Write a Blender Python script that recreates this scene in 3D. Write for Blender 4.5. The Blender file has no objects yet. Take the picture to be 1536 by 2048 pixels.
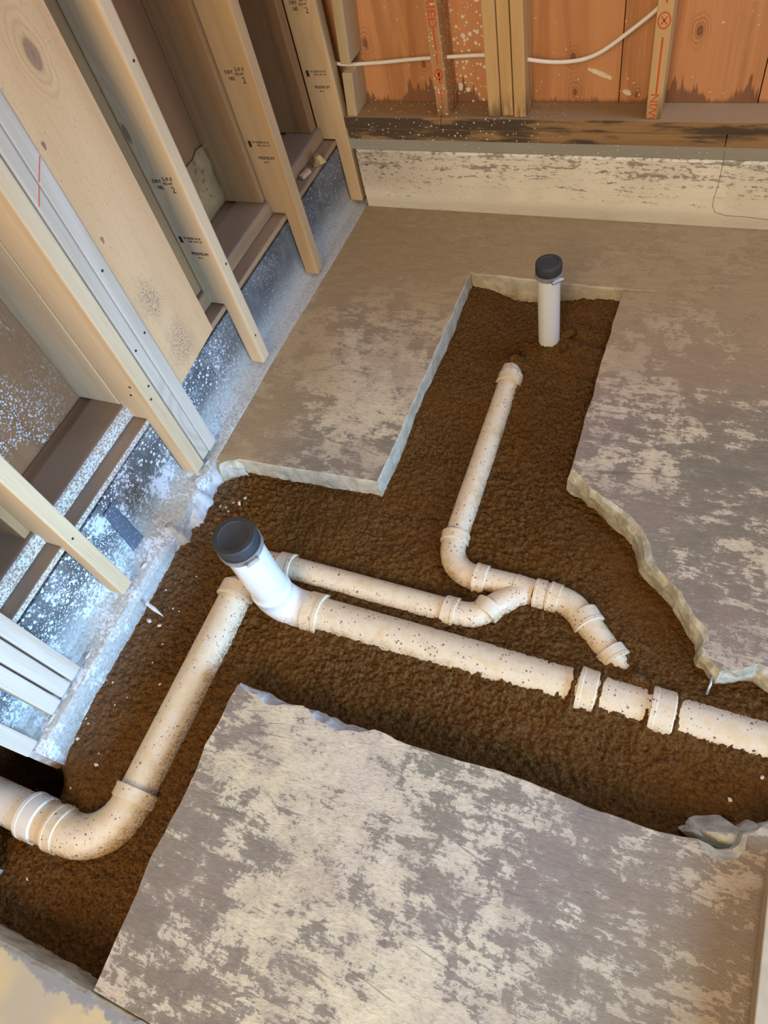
import bpy, bmesh, math, random
import numpy as np
from mathutils import Vector, Matrix
from mathutils.geometry import tessellate_polygon

random.seed(7)
S = bpy.context.scene
COL = S.collection

# ------------------------------------------------------------------ camera
F_PX = 1427.75
RW = np.array([[0.91390029, 0.3579015, -0.19155358],
               [0.20511888, -0.81434855, -0.54292051],
               [-0.35030345, 0.45688396, -0.81764573]])   # rows: right, down, forward
CAM = np.array([1.14961544, -1.99795676, 1.45])
cd = bpy.data.cameras.new('camera')
cam = bpy.data.objects.new('camera', cd)
COL.objects.link(cam)
cd.sensor_fit = 'HORIZONTAL'
cd.sensor_width = 36.0
cd.lens = F_PX / 1536.0 * 36.0
cd.clip_start = 0.02
m = Matrix.Identity(4)
for i in range(3):
    m[i][0] = RW[0][i]; m[i][1] = -RW[1][i]; m[i][2] = -RW[2][i]; m[i][3] = CAM[i]
cam.matrix_world = m
S.camera = cam

# ------------------------------------------------------------------ world, lamps, exposure
w = bpy.data.worlds.new('daylight')
S.world = w
w.use_nodes = True
bg = w.node_tree.nodes['Background']
bg.inputs[0].default_value = (1.0, 0.94, 0.86, 1)
bg.inputs[1].default_value = 0.34

def area(name, loc, target, sx, sy, power, color, spread=180):
    l = bpy.data.lights.new(name, 'AREA')
    l.shape = 'RECTANGLE'; l.size = sx; l.size_y = sy; l.energy = power; l.color = color
    l.spread = math.radians(spread)
    o = bpy.data.objects.new(name, l); COL.objects.link(o)
    o.location = loc
    o.rotation_euler = (Vector(target) - Vector(loc)).to_track_quat('-Z', 'Y').to_euler()
    return o
area('window_light', (2.9, -2.3, 0.62), (-0.05, -1.78, 0.12), 1.1, 0.8, 20, (0.30, 0.58, 1.0), 55)
area('back_window_light', (1.5, 0.06, 1.75), (1.25, -1.0, 0.0), 0.8, 0.7, 22, (0.46, 0.63, 1.0), 140)
area('doorway_light', (0.9, -4.6, 2.5), (0.6, -0.9, 0.1), 2.0, 1.6, 112, (1.0, 0.74, 0.43))

S.view_settings.view_transform = 'Standard'
S.view_settings.look = 'None'
S.view_settings.gamma = 1
S.view_settings.use_curve_mapping = False
S.view_settings.exposure = 0.18

# ------------------------------------------------------------------ measuring helpers
def ray(px, py):
    d = np.array([(px - 768.0) / F_PX, (py - 1024.0) / F_PX, 1.0])
    return RW.T @ d
def at(px, py, ax, val):
    """point of the place seen at a pixel, lying on the plane axis = val"""
    r = ray(px, py); t = (val - CAM[ax]) / r[ax]
    return CAM + r * t
def fl(px, py, z=0.0):
    p = at(px, py, 2, z); return (float(p[0]), float(p[1]))

# ------------------------------------------------------------------ object helpers
def tag(o, label=None, cat=None, group=None, kind=None):
    if label: o['label'] = label
    if cat: o['category'] = cat
    if group: o['group'] = group
    if kind: o['kind'] = kind
    return o
def empty(name, loc, label=None, cat=None, group=None):
    o = bpy.data.objects.new(name, None); COL.objects.link(o)
    o.location = loc; o.empty_display_size = 0.05
    return tag(o, label, cat, group)
def root_loc(o):
    v = Vector((0, 0, 0))
    while o is not None:
        v = v + Vector(o.location); o = o.parent
    return v
def mesh_obj(name, verts, faces, mats, parent=None, smooth=False, mi=None, origin=None):
    me = bpy.data.meshes.new(name)
    off = root_loc(parent) if parent is not None else Vector((0, 0, 0))
    o_loc = Vector((0, 0, 0))
    if origin is not None:
        o_loc = Vector(origin) - off
    sh = off + o_loc
    me.from_pydata([(v[0] - sh[0], v[1] - sh[1], v[2] - sh[2]) for v in verts], [], faces)
    if not isinstance(mats, (list, tuple)): mats = [mats]
    for k in mats: me.materials.append(k)
    if mi is not None:
        me.polygons.foreach_set('material_index', mi)
    if smooth:
        me.polygons.foreach_set('use_smooth', [True] * len(me.polygons))
    me.update()
    o = bpy.data.objects.new(name, me); COL.objects.link(o)
    o.location = o_loc
    if parent is not None: o.parent = parent
    return o
def bm_obj(name, bm, mats, parent=None, smooth=False, origin=None):
    bmesh.ops.recalc_face_normals(bm, faces=bm.faces)
    bm.verts.ensure_lookup_table()
    vs = [v.co.copy() for v in bm.verts]
    bm.verts.index_update()
    fs = [[v.index for v in f.verts] for f in bm.faces]
    mi = [f.material_index for f in bm.faces]
    bm.free()
    return mesh_obj(name, vs, fs, mats, parent, smooth, mi, origin)
def prism(poly, axis, a, b):
    """closed prism: polygon in the two other axes, extruded along axis from a to b"""
    bm = bmesh.new()
    def P(q, t):
        if axis == 'y': return (q[0], t, q[1])
        if axis == 'x': return (t, q[0], q[1])
        return (q[0], q[1], t)
    A = [bm.verts.new(P(q, a)) for q in poly]; B = [bm.verts.new(P(q, b)) for q in poly]
    n = len(poly)
    bm.faces.new(A); bm.faces.new(B[::-1])
    for i in range(n): bm.faces.new((A[i], A[(i + 1) % n], B[(i + 1) % n], B[i]))
    return bm
def bevel(bm, w, seg=2):
    bmesh.ops.recalc_face_normals(bm, faces=bm.faces)
    bmesh.ops.bevel(bm, geom=list(bm.edges), offset=w, segments=seg, affect='EDGES', profile=0.6, clamp_overlap=True)
    return bm
def box(x0, x1, y0, y1, z0, z1, bev=0.002):
    bm = prism([(x0, y0), (x1, y0), (x1, y1), (x0, y1)], 'z', z0, z1)
    if bev: bevel(bm, bev)
    return bm

# value noise on arrays
def _h(ix, iy, seed):
    n = (ix.astype(np.int64) * 374761393 + iy.astype(np.int64) * 668265263 + seed * 1442695041) & 0xFFFFFFFF
    n = ((n ^ (n >> 13)) * 1274126177) & 0xFFFFFFFF
    n = n ^ (n >> 16)
    return (n & 0xFFFF) / 65535.0
def vnoise(x, y, seed=0):
    x = np.asarray(x, float); y = np.asarray(y, float)
    ix = np.floor(x); iy = np.floor(y); fx = x - ix; fy = y - iy
    fx = fx * fx * (3 - 2 * fx); fy = fy * fy * (3 - 2 * fy)
    a = _h(ix, iy, seed); b = _h(ix + 1, iy, seed); c = _h(ix, iy + 1, seed); d = _h(ix + 1, iy + 1, seed)
    return (a * (1 - fx) + b * fx) * (1 - fy) + (c * (1 - fx) + d * fx) * fy - 0.5
def fbm(x, y, seed=0, oct=4):
    s = 0; a = 1.0
    for k in range(oct):
        s = s + a * vnoise(np.asarray(x) * 2 ** k, np.asarray(y) * 2 ** k, seed + k); a *= 0.5
    return s

# ------------------------------------------------------------------ material helpers
class M:
    def __init__(s, name, rough=0.8):
        s.mat = bpy.data.materials.new(name); s.mat.use_nodes = True
        s.t = s.mat.node_tree
        s.b = s.t.nodes['Principled BSDF']
        s.b.inputs['Roughness'].default_value = rough
        s.b.inputs['Specular IOR Level'].default_value = 0.3
        s.pos = s.n('ShaderNodeNewGeometry').outputs['Position']
    def n(s, k): return s.t.nodes.new(k)
    def put(s, inp, v):
        if hasattr(v, 'is_output'): s.t.links.new(v, inp)
        elif isinstance(v, (tuple, list)) and len(v) == 3 and inp.type == 'RGBA': inp.default_value = (*v, 1)
        else: inp.default_value = v
    def math(s, op, a, b=0.0, c=0.0, clamp=False):
        k = s.n('ShaderNodeMath'); k.operation = op; k.use_clamp = clamp
        for i, v in enumerate((a, b, c)): s.put(k.inputs[i], v)
        return k.outputs[0]
    def vmul(s, v, k):
        q = s.n('ShaderNodeVectorMath'); q.operation = 'MULTIPLY'; s.put(q.inputs[0], v); q.inputs[1].default_value = k
        return q.outputs[0]
    def vadd(s, v, k):
        q = s.n('ShaderNodeVectorMath'); q.operation = 'ADD'; s.put(q.inputs[0], v); s.put(q.inputs[1], k)
        return q.outputs[0]
    def xyz(s, v):
        q = s.n('ShaderNodeSeparateXYZ'); s.put(q.inputs[0], v); return q.outputs
    def noise(s, v, scale, detail=4, rough=0.55, dist=0.0, col=False):
        q = s.n('ShaderNodeTexNoise'); s.put(q.inputs['Vector'], v)
        q.inputs['Scale'].default_value = scale; q.inputs['Detail'].default_value = detail
        q.inputs['Roughness'].default_value = rough; q.inputs['Distortion'].default_value = dist
        return q.outputs['Color' if col else 'Fac']
    def vor(s, v, scale, rnd=1.0):
        q = s.n('ShaderNodeTexVoronoi'); s.put(q.inputs['Vector'], v); q.inputs['Scale'].default_value = scale
        q.inputs['Randomness'].default_value = rnd
        return q.outputs['Distance'], q.outputs['Color']
    def step(s, v, lo, hi, a=0.0, b=1.0):
        q = s.n('ShaderNodeMapRange'); q.interpolation_type = 'SMOOTHSTEP'
        s.put(q.inputs[0], v); q.inputs[1].default_value = lo; q.inputs[2].default_value = hi
        q.inputs[3].default_value = a; q.inputs[4].default_value = b
        return q.outputs[0]
    def mix(s, f, a, b):
        q = s.n('ShaderNodeMix'); q.data_type = 'RGBA'
        s.put(q.inputs[0], f); s.put(q.inputs[6], a); s.put(q.inputs[7], b)
        return q.outputs[2]
    def rnd(s):
        return s.n('ShaderNodeObjectInfo').outputs['Random']
    def up(s):
        return s.xyz(s.n('ShaderNodeNewGeometry').outputs['Normal'])[2]
    def col(s, c): s.put(s.b.inputs['Base Color'], c)
    def bump(s, h, strength=0.3, dist=0.01):
        q = s.n('ShaderNodeBump'); q.inputs['Strength'].default_value = strength; q.inputs['Distance'].default_value = dist
        s.put(q.inputs['Height'], h); s.t.links.new(q.outputs[0], s.b.inputs['Normal'])
    def speck(s, scale, size, v=None):
        d, c = s.vor(s.pos if v is None else v, scale)
        r = s.xyz(c)[0]
        return s.math('LESS_THAN', d, s.math('MULTIPLY', s.math('MULTIPLY', r, r), size))

def wood(name, base, dark, axis='z', knots=0.5, ring=22.0, dust=None, stain=None, speck=None, rough=0.75, red=None, bottom=None):
    m = M(name, rough)
    g = {'x': (0.09, 1, 1), 'y': (1, 0.09, 1), 'z': (1, 1, 0.09)}[axis]
    r = m.rnd()
    off = m.n('ShaderNodeCombineXYZ'); m.put(off.inputs[0], m.math('MULTIPLY', r, 37.0)); m.put(off.inputs[1], m.math('MULTIPLY', r, 61.0)); m.put(off.inputs[2], m.math('MULTIPLY', r, 13.0))
    p = m.vadd(m.pos, off.outputs[0])
    # knots pull the rings around themselves
    kg = {'x': (2.2, 7, 7), 'y': (7, 2.2, 7), 'z': (7, 7, 2.2)}[axis]
    kd, kc = m.vor(m.vmul(p, kg), 1.0)
    kr = m.xyz(kc)[1]
    has = m.math('LESS_THAN', kr, knots)
    pull = m.math('MULTIPLY', m.step(kd, 0.45, 0.0), has)
    n1 = m.noise(m.vmul(p, g), 5.0, 2, 0.5, 0.3)
    n1 = m.math('ADD', n1, m.math('MULTIPLY', pull, 0.35))
    rings = m.math('ABSOLUTE', m.math('SINE', m.math('MULTIPLY', n1, ring)))
    rings = m.math('POWER', rings, 3.0)
    fg = {'x': (0.03, 1, 1), 'y': (1, 0.03, 1), 'z': (1, 1, 0.03)}[axis]
    fib = m.noise(m.vmul(p, fg), 260.0, 3, 0.6)
    big = m.noise(m.vmul(p, g), 9.0, 3, 0.5)
    f = m.math('ADD', m.math('MULTIPLY', rings, 0.30), m.math('MULTIPLY', m.step(fib, 0.4, 0.8), 0.30))
    f = m.math('ADD', f, m.math('MULTIPLY', m.step(big, 0.45, 0.75), 0.3), clamp=True)
    f = m.math('MULTIPLY', f, 1.0, clamp=True)
    c = m.mix(f, base, dark)
    hb = m.math('MULTIPLY', m.math('SUBTRACT', r, 0.5), 0.3)
    c = m.mix(m.math('ADD', 0.12, hb, clamp=True), c, tuple(min(1, q * 1.15) for q in base))
    core = m.math('MULTIPLY', m.step(kd, 0.075, 0.045), has)
    c = m.mix(m.math('MULTIPLY', core, 0.8), c, tuple(q * 0.45 for q in dark))
    if stain is not None:
        c = stain(m, c)
    if dust is not None:
        dn = m.noise(m.pos, 18, 4)
        dm = m.math('MULTIPLY', m.step(m.up(), 0.35, 0.8), m.step(dn, 0.2, 0.5, 0.75, 0.97))
        dc = m.mix(m.noise(m.pos, 160, 2), dust, tuple(q * 1.35 for q in dust))
        c = m.mix(dm, c, dc)
    if speck is not None:
        c = speck(m, c)
    m.col(c)
    m.bump(m.math('ADD', fib, m.math('MULTIPLY', rings, 0.3)), 0.18, 0.002)
    return m.mat

# ------------------------------------------------------------------ materials
def overspray(y0, y1, scale=170, size=0.42, amt=0.9, colr=(0.72, 0.74, 0.75)):
    def f(m, c):
        y = m.xyz(m.pos)[1]
        msk = m.math('MULTIPLY', m.step(y, y0, y1), m.step(m.noise(m.pos, 9, 3), 0.35, 0.6))
        sp = m.math('MAXIMUM', m.speck(scale, size), m.speck(scale * 0.45, size * 0.9))
        return m.mix(m.math('MULTIPLY', m.math('MULTIPLY', sp, msk), amt), c, colr)
    return f
NEW = wood('new_pine', (0.64, 0.47, 0.28), (0.42, 0.27, 0.125), knots=0.2)
NEWG = wood('grey_pine', (0.58, 0.49, 0.38), (0.38, 0.29, 0.20), knots=0.36, ring=30)
OLD = wood('old_fir', (0.38, 0.22, 0.095), (0.20, 0.10, 0.04), knots=0.4, ring=34)
def dirty_low(m, c):
    z = m.xyz(m.pos)[2]
    d = m.math('MULTIPLY', m.step(z, 0.40, 0.31), m.step(m.noise(m.vmul(m.pos, (40, 40, 7)), 1.0, 4), 0.38, 0.62))
    return m.mix(m.math('MULTIPLY', d, 0.75), c, (0.07, 0.045, 0.03))
OLDB = wood('old_pine_back', (0.62, 0.42, 0.20), (0.38, 0.22, 0.09), knots=0.3, ring=26, stain=dirty_low)
OLDH = wood('orange_fir_back', (0.50, 0.27, 0.12), (0.30, 0.14, 0.06), knots=0.3, ring=30, stain=dirty_low,
            speck=lambda m, c: m.mix(m.speck(120, 0.40), c, (0.7, 0.66, 0.58)))
OLDC = wood('brown_edged_pine', (0.50, 0.33, 0.165), (0.30, 0.175, 0.075), knots=0.25, ring=28)
WEATH = wood('weathered_pine', (0.52, 0.42, 0.26), (0.30, 0.22, 0.13), knots=0.2, ring=24)
def backply_stain(m, c):
    x, y, z = m.xyz(m.pos)
    t = m.noise(m.vmul(m.pos, (75, 1, 6)), 1.0, 3, 0.6)
    t2 = m.noise(m.vmul(m.pos, (9, 1, 2)), 1.0, 2, 0.5)
    h = m.math('MULTIPLY', m.math('ADD', m.math('MULTIPLY', m.step(t, 0.42, 0.78), 0.055), m.math('MULTIPLY', m.step(t2, 0.4, 0.7), 0.035)), m.step(t2, 0.40, 0.62, 0.15, 1.0))
    d = m.math('SUBTRACT', m.math('ADD', h, 0.318), z)
    c = m.mix(m.math('MULTIPLY', m.step(d, -0.004, 0.012), 0.72), c, (0.10, 0.055, 0.04))
    msk = m.math('MULTIPLY', m.step(x, 0.32, 0.36), m.step(x, 0.50, 0.44))
    sp = m.math('MAXIMUM', m.speck(95, 0.50), m.speck(45, 0.42))
    c = m.mix(m.math('MULTIPLY', sp, m.math('ADD', msk, 0.0)), c, (0.72, 0.70, 0.68))
    for u, v, r in ((731, 86, .022), (847, 128, .012), (1146, 115, .016), (1273, 190, .014), (1150, 185, .02), (1400, 60, .02)):
        kc = at(u, v, 1, 0.0888)
        k = m.n('ShaderNodeVectorMath'); k.operation = 'DISTANCE'
        m.put(k.inputs[0], m.vmul(m.pos, (1, 0, 0.62))); k.inputs[1].default_value = (float(kc[0]), 0, float(kc[2]) * 0.62)
        kd = m.math('ADD', k.outputs['Value'], m.math('MULTIPLY', m.math('SUBTRACT', m.noise(m.pos, 22, 3), 0.5), 0.016))
        rg = m.math('POWER', m.math('ABSOLUTE', m.math('SINE', m.math('MULTIPLY', kd, 420.0))), 4.0)
        c = m.mix(m.math('MULTIPLY', m.math('MULTIPLY', rg, m.step(kd, r * 1.9, r * 0.7)), 0.5), c, (0.22, 0.085, 0.035))
        c = m.mix(m.step(kd, r * 0.5, r * 0.28, 0.0, 0.75), c, (0.16, 0.07, 0.035))
    gr = m.noise(m.vmul(m.pos, (14, 1, 0.9)), 1.0, 6, 0.65, 0.8)
    c = m.mix(m.step(gr, 0.5, 0.68, 0.0, 0.45), c, (0.30, 0.115, 0.045))
    c = m.mix(m.math('MULTIPLY', m.speck(60, 0.16), 0.8), c, (0.72, 0.66, 0.55))
    return c
PLYB = wood('orange_plywood', (0.57, 0.275, 0.125), (0.38, 0.155, 0.062), knots=0.28, ring=15, speck=backply_stain)
PLYL = wood('red_plywood', (0.27, 0.125, 0.05), (0.16, 0.065, 0.025), knots=0.4, ring=18, speck=overspray(-1.12, -1.5, 260, 0.5, 0.8))
def plate_stain(m, c):
    x = m.xyz(m.pos)[0]
    s = m.noise(m.vmul(m.pos, (5, 20, 30)), 1.0, 5, 0.6)
    k = m.step(x, 0.75, 0.15, 0.0, 0.16)
    return m.mix(m.math('MULTIPLY', m.step(m.math('ADD', s, k), 0.47, 0.62), 0.88), c, (0.05, 0.04, 0.033))
DUST = (0.25, 0.16, 0.085)
PLATEB = wood('stained_plate', (0.33, 0.20, 0.095), (0.17, 0.095, 0.045), axis='x', knots=0.25, ring=26, stain=plate_stain, dust=DUST,
              speck=lambda m, c: m.mix(m.math('MULTIPLY', m.speck(110, 0.33), m.step(m.xyz(m.pos)[0], 0.9, 0.3)), c, (0.65, 0.62, 0.55)))
PLATEL = wood('dusty_plate', (0.40, 0.24, 0.12), (0.24, 0.13, 0.06), axis='y', knots=0.25, ring=26, dust=(0.235, 0.165, 0.11),
              speck=lambda m, c: m.mix(m.math('MULTIPLY', m.math('MULTIPLY', m.step(m.up(), 0.9, 0.6), m.step(m.xyz(m.pos)[1], -1.05, -1.3)),
                                              m.step(m.noise(m.pos, 190, 4, 0.7), 0.43, 0.58)), c, (0.62, 0.64, 0.66)))
def board_stain(m, c):
    x, y, z = m.xyz(m.pos)
    q = m.vadd(m.vmul(m.pos, (1, 1, 0.8)), (0, 0.0, 0))
    def blob(cy, cz, r):
        k = m.n('ShaderNodeVectorMath'); k.operation = 'DISTANCE'
        m.put(k.inputs[0], m.vmul(m.pos, (0, 1, 0.7))); k.inputs[1].default_value = (0, cy, cz * 0.7)
        return m.step(m.math('ADD', k.outputs['Value'], m.math('MULTIPLY', m.noise(m.pos, 30, 4), 0.05)), r + 0.03, r * 0.4 + 0.01)
    n = m.step(m.noise(m.pos, 220, 3), 0.40, 0.62)
    d = m.math('MULTIPLY', m.math('MAXIMUM', blob(-1.03, 0.33, 0.055), blob(-1.045, 0.48, 0.05)), n)
    c = m.mix(m.math('MULTIPLY', d, 0.7), c, (0.10, 0.085, 0.075))
    kc = at(66, 108, 0, -0.0128)
    k = m.n('ShaderNodeVectorMath'); k.operation = 'DISTANCE'
    m.put(k.inputs[0], m.vmul(m.pos, (0, 1, 0.5))); k.inputs[1].default_value = (0, float(kc[1]), float(kc[2]) * 0.5)
    kd = m.math('ADD', k.outputs['Value'], m.math('MULTIPLY', m.math('SUBTRACT', m.noise(m.pos, 14, 3), 0.5), 0.016))
    rg = m.math('POWER', m.math('ABSOLUTE', m.math('SINE', m.math('MULTIPLY', kd, 320.0))), 4.0)
    c = m.mix(m.math('MULTIPLY', m.math('MULTIPLY', rg, m.step(kd, 0.055, 0.02)), 0.42), c, (0.40, 0.23, 0.09))
    c = m.mix(m.step(kd, 0.026, 0.014, 0.0, 0.55), c, (0.50, 0.33, 0.14))
    c = m.mix(m.step(kd, 0.0155, 0.0125, 0.0, 0.85), c, m.mix(m.noise(m.pos, 120, 3), (0.20, 0.105, 0.065), (0.36, 0.21, 0.13)))
    tick = m.math('MULTIPLY', m.step(m.noise(m.vmul(m.pos, (1, 1, 0.45)), 330, 2), 0.64, 0.70), 0.55)
    return m.mix(tick, c, (0.30, 0.20, 0.10))
BOARD = wood('wide_board_pine', (0.64, 0.405, 0.205), (0.48, 0.26, 0.11), knots=0.0, ring=14, stain=board_stain)
KNOT = wood('knot_wood', (0.30, 0.17, 0.10), (0.16, 0.085, 0.05), knots=0.0, ring=60)

def m_floor(name, bias=0.0, dustk=1.0):
    m = M(name, 0.62)
    x, y, z = m.xyz(m.pos)
    wv = m.vadd(m.pos, m.vmul(m.noise(m.pos, 2.2, 2, col=True), (0.16, 0.16, 0)))
    big = m.noise(m.pos, 2.1, 3, 0.5)
    wl_ = m.vadd(m.pos, m.vmul(m.noise(m.pos, 3.0, 2, col=True), (0.05, 0.05, 0)))
    streak = m.noise(m.vmul(wl_, (10, 44, 1)), 1.0, 10, 0.74, 0.35)
    blotch = m.noise(wv, 17.0, 10, 0.74, 0.2)
    fine = m.noise(m.vmul(m.pos, (80, 150, 60)), 1.0, 5, 0.75)
    f = m.math('ADD', m.math('MULTIPLY', m.step(big, 0.3, 0.7), 0.22), m.math('MULTIPLY', streak, 0.62))
    f = m.math('ADD', f, m.math('MULTIPLY', blotch, 0.72))
    f = m.math('ADD', f, m.math('MULTIPLY', m.math('SUBTRACT', fine, 0.5), 0.30))
    f = m.math('ADD', f, bias)
    patch = m.step(f, 0.775, 0.805)
    soft = m.step(f, 0.60, 0.98)
    tint = m.noise(m.pos, 1.7, 3)
    cream = m.mix(m.step(tint, 0.35, 0.65), (0.64, 0.535, 0.35), (0.57, 0.465, 0.35))
    cream = m.mix(m.step(blotch, 0.35, 0.7, 0.0, 0.5), cream, (0.37, 0.29, 0.225))
    grey = m.mix(m.step(m.noise(m.vadd(m.pos, (4, 9, 0)), 2.3, 3), 0.38, 0.62), (0.185, 0.158, 0.110), (0.200, 0.150, 0.115))
    c = m.mix(m.math('ADD', m.math('MULTIPLY', patch, 0.62), m.math('MULTIPLY', soft, 0.38)), cream, grey)
    wash = m.noise(m.vadd(m.pos, (2, 5, 0)), 3.2, 6, 0.65)
    c = m.mix(m.step(wash, 0.47, 0.62, 0.0, 0.5), c, (0.27, 0.195, 0.15))
    c = m.mix(m.math('MULTIPLY', m.step(fine, 0.48, 0.68), 0.45), c, (0.20, 0.155, 0.12))
    scr = m.noise(m.vmul(m.vadd(m.pos, m.vmul(m.noise(m.pos, 1.3, 1, col=True), (0.5, 0.5, 0))), (3.5, 60, 1)), 1.0, 3, 0.5)
    c = m.mix(m.math('MULTIPLY', m.step(scr, 0.67, 0.70), 0.6), c, (0.13, 0.11, 0.09))
    c = m.mix(m.math('MULTIPLY', m.speck(22, 0.30), m.step(blotch, 0.5, 0.56, 0.0, 0.55)), c, (0.15, 0.125, 0.105))
    # blown soil dust towards the back wall and the left wall
    dn = m.noise(m.pos, 3.0, 5, 0.6)
    dm = m.step(m.math('ADD', y, m.math('MULTIPLY', dn, 0.5)), -0.62, -0.05)
    dl = m.math('MULTIPLY', m.step(m.math('SUBTRACT', x, m.math('MULTIPLY', dn, 0.35)), 0.18, -0.12), 0.8)
    dm = m.math('MULTIPLY', m.math('MAXIMUM', dm, dl), 0.92 * dustk)
    dc = m.mix(m.noise(m.vmul(m.pos, (14, 40, 1)), 1.0, 5, 0.65), (0.27, 0.175, 0.08), (0.42, 0.295, 0.15))
    c = m.mix(dm, c, dc)
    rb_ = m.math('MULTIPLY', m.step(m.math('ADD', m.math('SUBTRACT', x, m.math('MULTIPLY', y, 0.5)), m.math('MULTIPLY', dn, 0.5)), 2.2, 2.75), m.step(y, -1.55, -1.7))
    c = m.mix(m.math('MULTIPLY', rb_, 0.7), c, (0.25, 0.165, 0.085))  # brown dust at lower right, also painting in the soft shadow there
    m.col(c)
    h = m.math('ADD', m.math('MULTIPLY', streak, 0.6), m.math('MULTIPLY', fine, 0.35))
    h = m.math('SUBTRACT', h, m.math('MULTIPLY', patch, 0.15))
    h = m.math('ADD', h, m.math('MULTIPLY', m.noise(m.vmul(wv, (40, 90, 1)), 1.0, 4, 0.6, 1.5), 0.5))
    m.bump(h, 0.75, 0.006)
    return m.mat
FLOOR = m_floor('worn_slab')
def m_sill():
    e0 = np.array(fl(186, 1981)); e1 = np.array(fl(282, 2038)); dr = (e1 - e0) / np.linalg.norm(e1 - e0)
    nr = np.array([dr[1], -dr[0]]); nr = -nr if nr[1] > 0 else nr
    m = M('yellowed_slab', 0.7)
    x, y, z = m.xyz(m.pos)
    d = m.math('ADD', m.math('MULTIPLY', x, float(nr[0])), m.math('MULTIPLY', y, float(nr[1])))
    d = m.math('SUBTRACT', d, float(nr @ e0))
    d = m.math('ADD', d, m.math('MULTIPLY', m.math('SUBTRACT', m.noise(m.pos, 16, 4, 0.6), 0.5), 0.12))
    n = m.noise(m.vmul(m.pos, (30, 60, 1)), 1, 5, 0.6)
    band = m.step(d, 0.032, 0.022)
    c = m.mix(n, (0.48, 0.39, 0.20), (0.52, 0.42, 0.27))
    c = m.mix(m.step(m.noise(m.pos, 5, 3), 0.45, 0.6), c, (0.40, 0.35, 0.26))
    c = m.mix(band, c, (0.24, 0.235, 0.24))
    m.col(c); m.bump(n, 0.3, 0.004); return m.mat
SILLSLAB = m_sill()
def m_edge(name, a, b, bs=0.5):
    m = M(name, 0.85)
    n = m.noise(m.pos, 28, 6, 0.62); n2 = m.noise(m.pos, 170, 3)
    c = m.mix(m.step(n, 0.35, 0.68), a, b)
    z = m.xyz(m.pos)[2]
    c = m.mix(m.math('MULTIPLY', m.step(z, -0.03, -0.075), m.step(m.noise(m.pos, 22, 3), 0.4, 0.6, 0.0, 0.8)), c, (0.24, 0.15, 0.07))
    m.col(c); m.bump(m.math('ADD', n, m.math('MULTIPLY', n2, 0.4)), bs, 0.008); return m.mat
EDGE = m_edge('cut_concrete', (0.52, 0.46, 0.34), (0.37, 0.32, 0.23), 0.3)
BROKEN = m_edge('broken_concrete', (0.52, 0.49, 0.39), (0.28, 0.26, 0.19), 0.7)
ROUGH = m_edge('rough_footing', (0.50, 0.50, 0.50), (0.30, 0.28, 0.26), 0.45)

def m_membrane():
    m = M('dark_membrane', 0.55)
    x, y, z = m.xyz(m.pos)
    n = m.noise(m.pos, 11, 6, 0.62); n2 = m.noise(m.pos, 120, 4, 0.7); sm = m.noise(m.vmul(m.pos, (1, 14, 3)), 1.5, 5, 0.7, 1.0)
    c = m.mix(m.step(n, 0.3, 0.7), (0.085, 0.086, 0.082), (0.18, 0.178, 0.168))
    c = m.mix(m.math('MULTIPLY', m.step(sm, 0.52, 0.7), 0.45), c, (0.30, 0.30, 0.29))
    low = m.step(m.math('ADD', z, m.math('MULTIPLY', m.math('SUBTRACT', n, 0.5), 0.14)), 0.12, 0.02)
    c = m.mix(m.math('MULTIPLY', low, m.step(n2, 0.3, 0.55, 0.5, 0.95)), c, (0.42, 0.40, 0.35))
    k = m.step(y, -0.55, -1.35)
    sp = m.math('MAXIMUM', m.speck(190, 0.55), m.speck(85, 0.42))
    far = m.math('MAXIMUM', m.math('MULTIPLY', m.speck(120, 0.28), 0.8), m.math('MULTIPLY', sp, m.step(k, 0.1, 0.5)))
    far = m.math('MULTIPLY', far, m.math('SUBTRACT', 1.0, m.math('MULTIPLY', low, 0.8)))
    c = m.mix(far, c, (0.66, 0.68, 0.70))
    coat = m.math('MULTIPLY', m.step(m.math('ADD', n, m.math('MULTIPLY', n2, 0.7)), 0.86, 0.98), m.step(k, 0.25, 1.0))
    c = m.mix(m.math('MULTIPLY', coat, 0.9), c, (0.66, 0.68, 0.70))
    m.col(c); m.bump(m.math('ADD', n, m.math('MULTIPLY', n2, 0.15)), 0.35, 0.01); return m.mat
MEMB = m_membrane()
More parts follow.
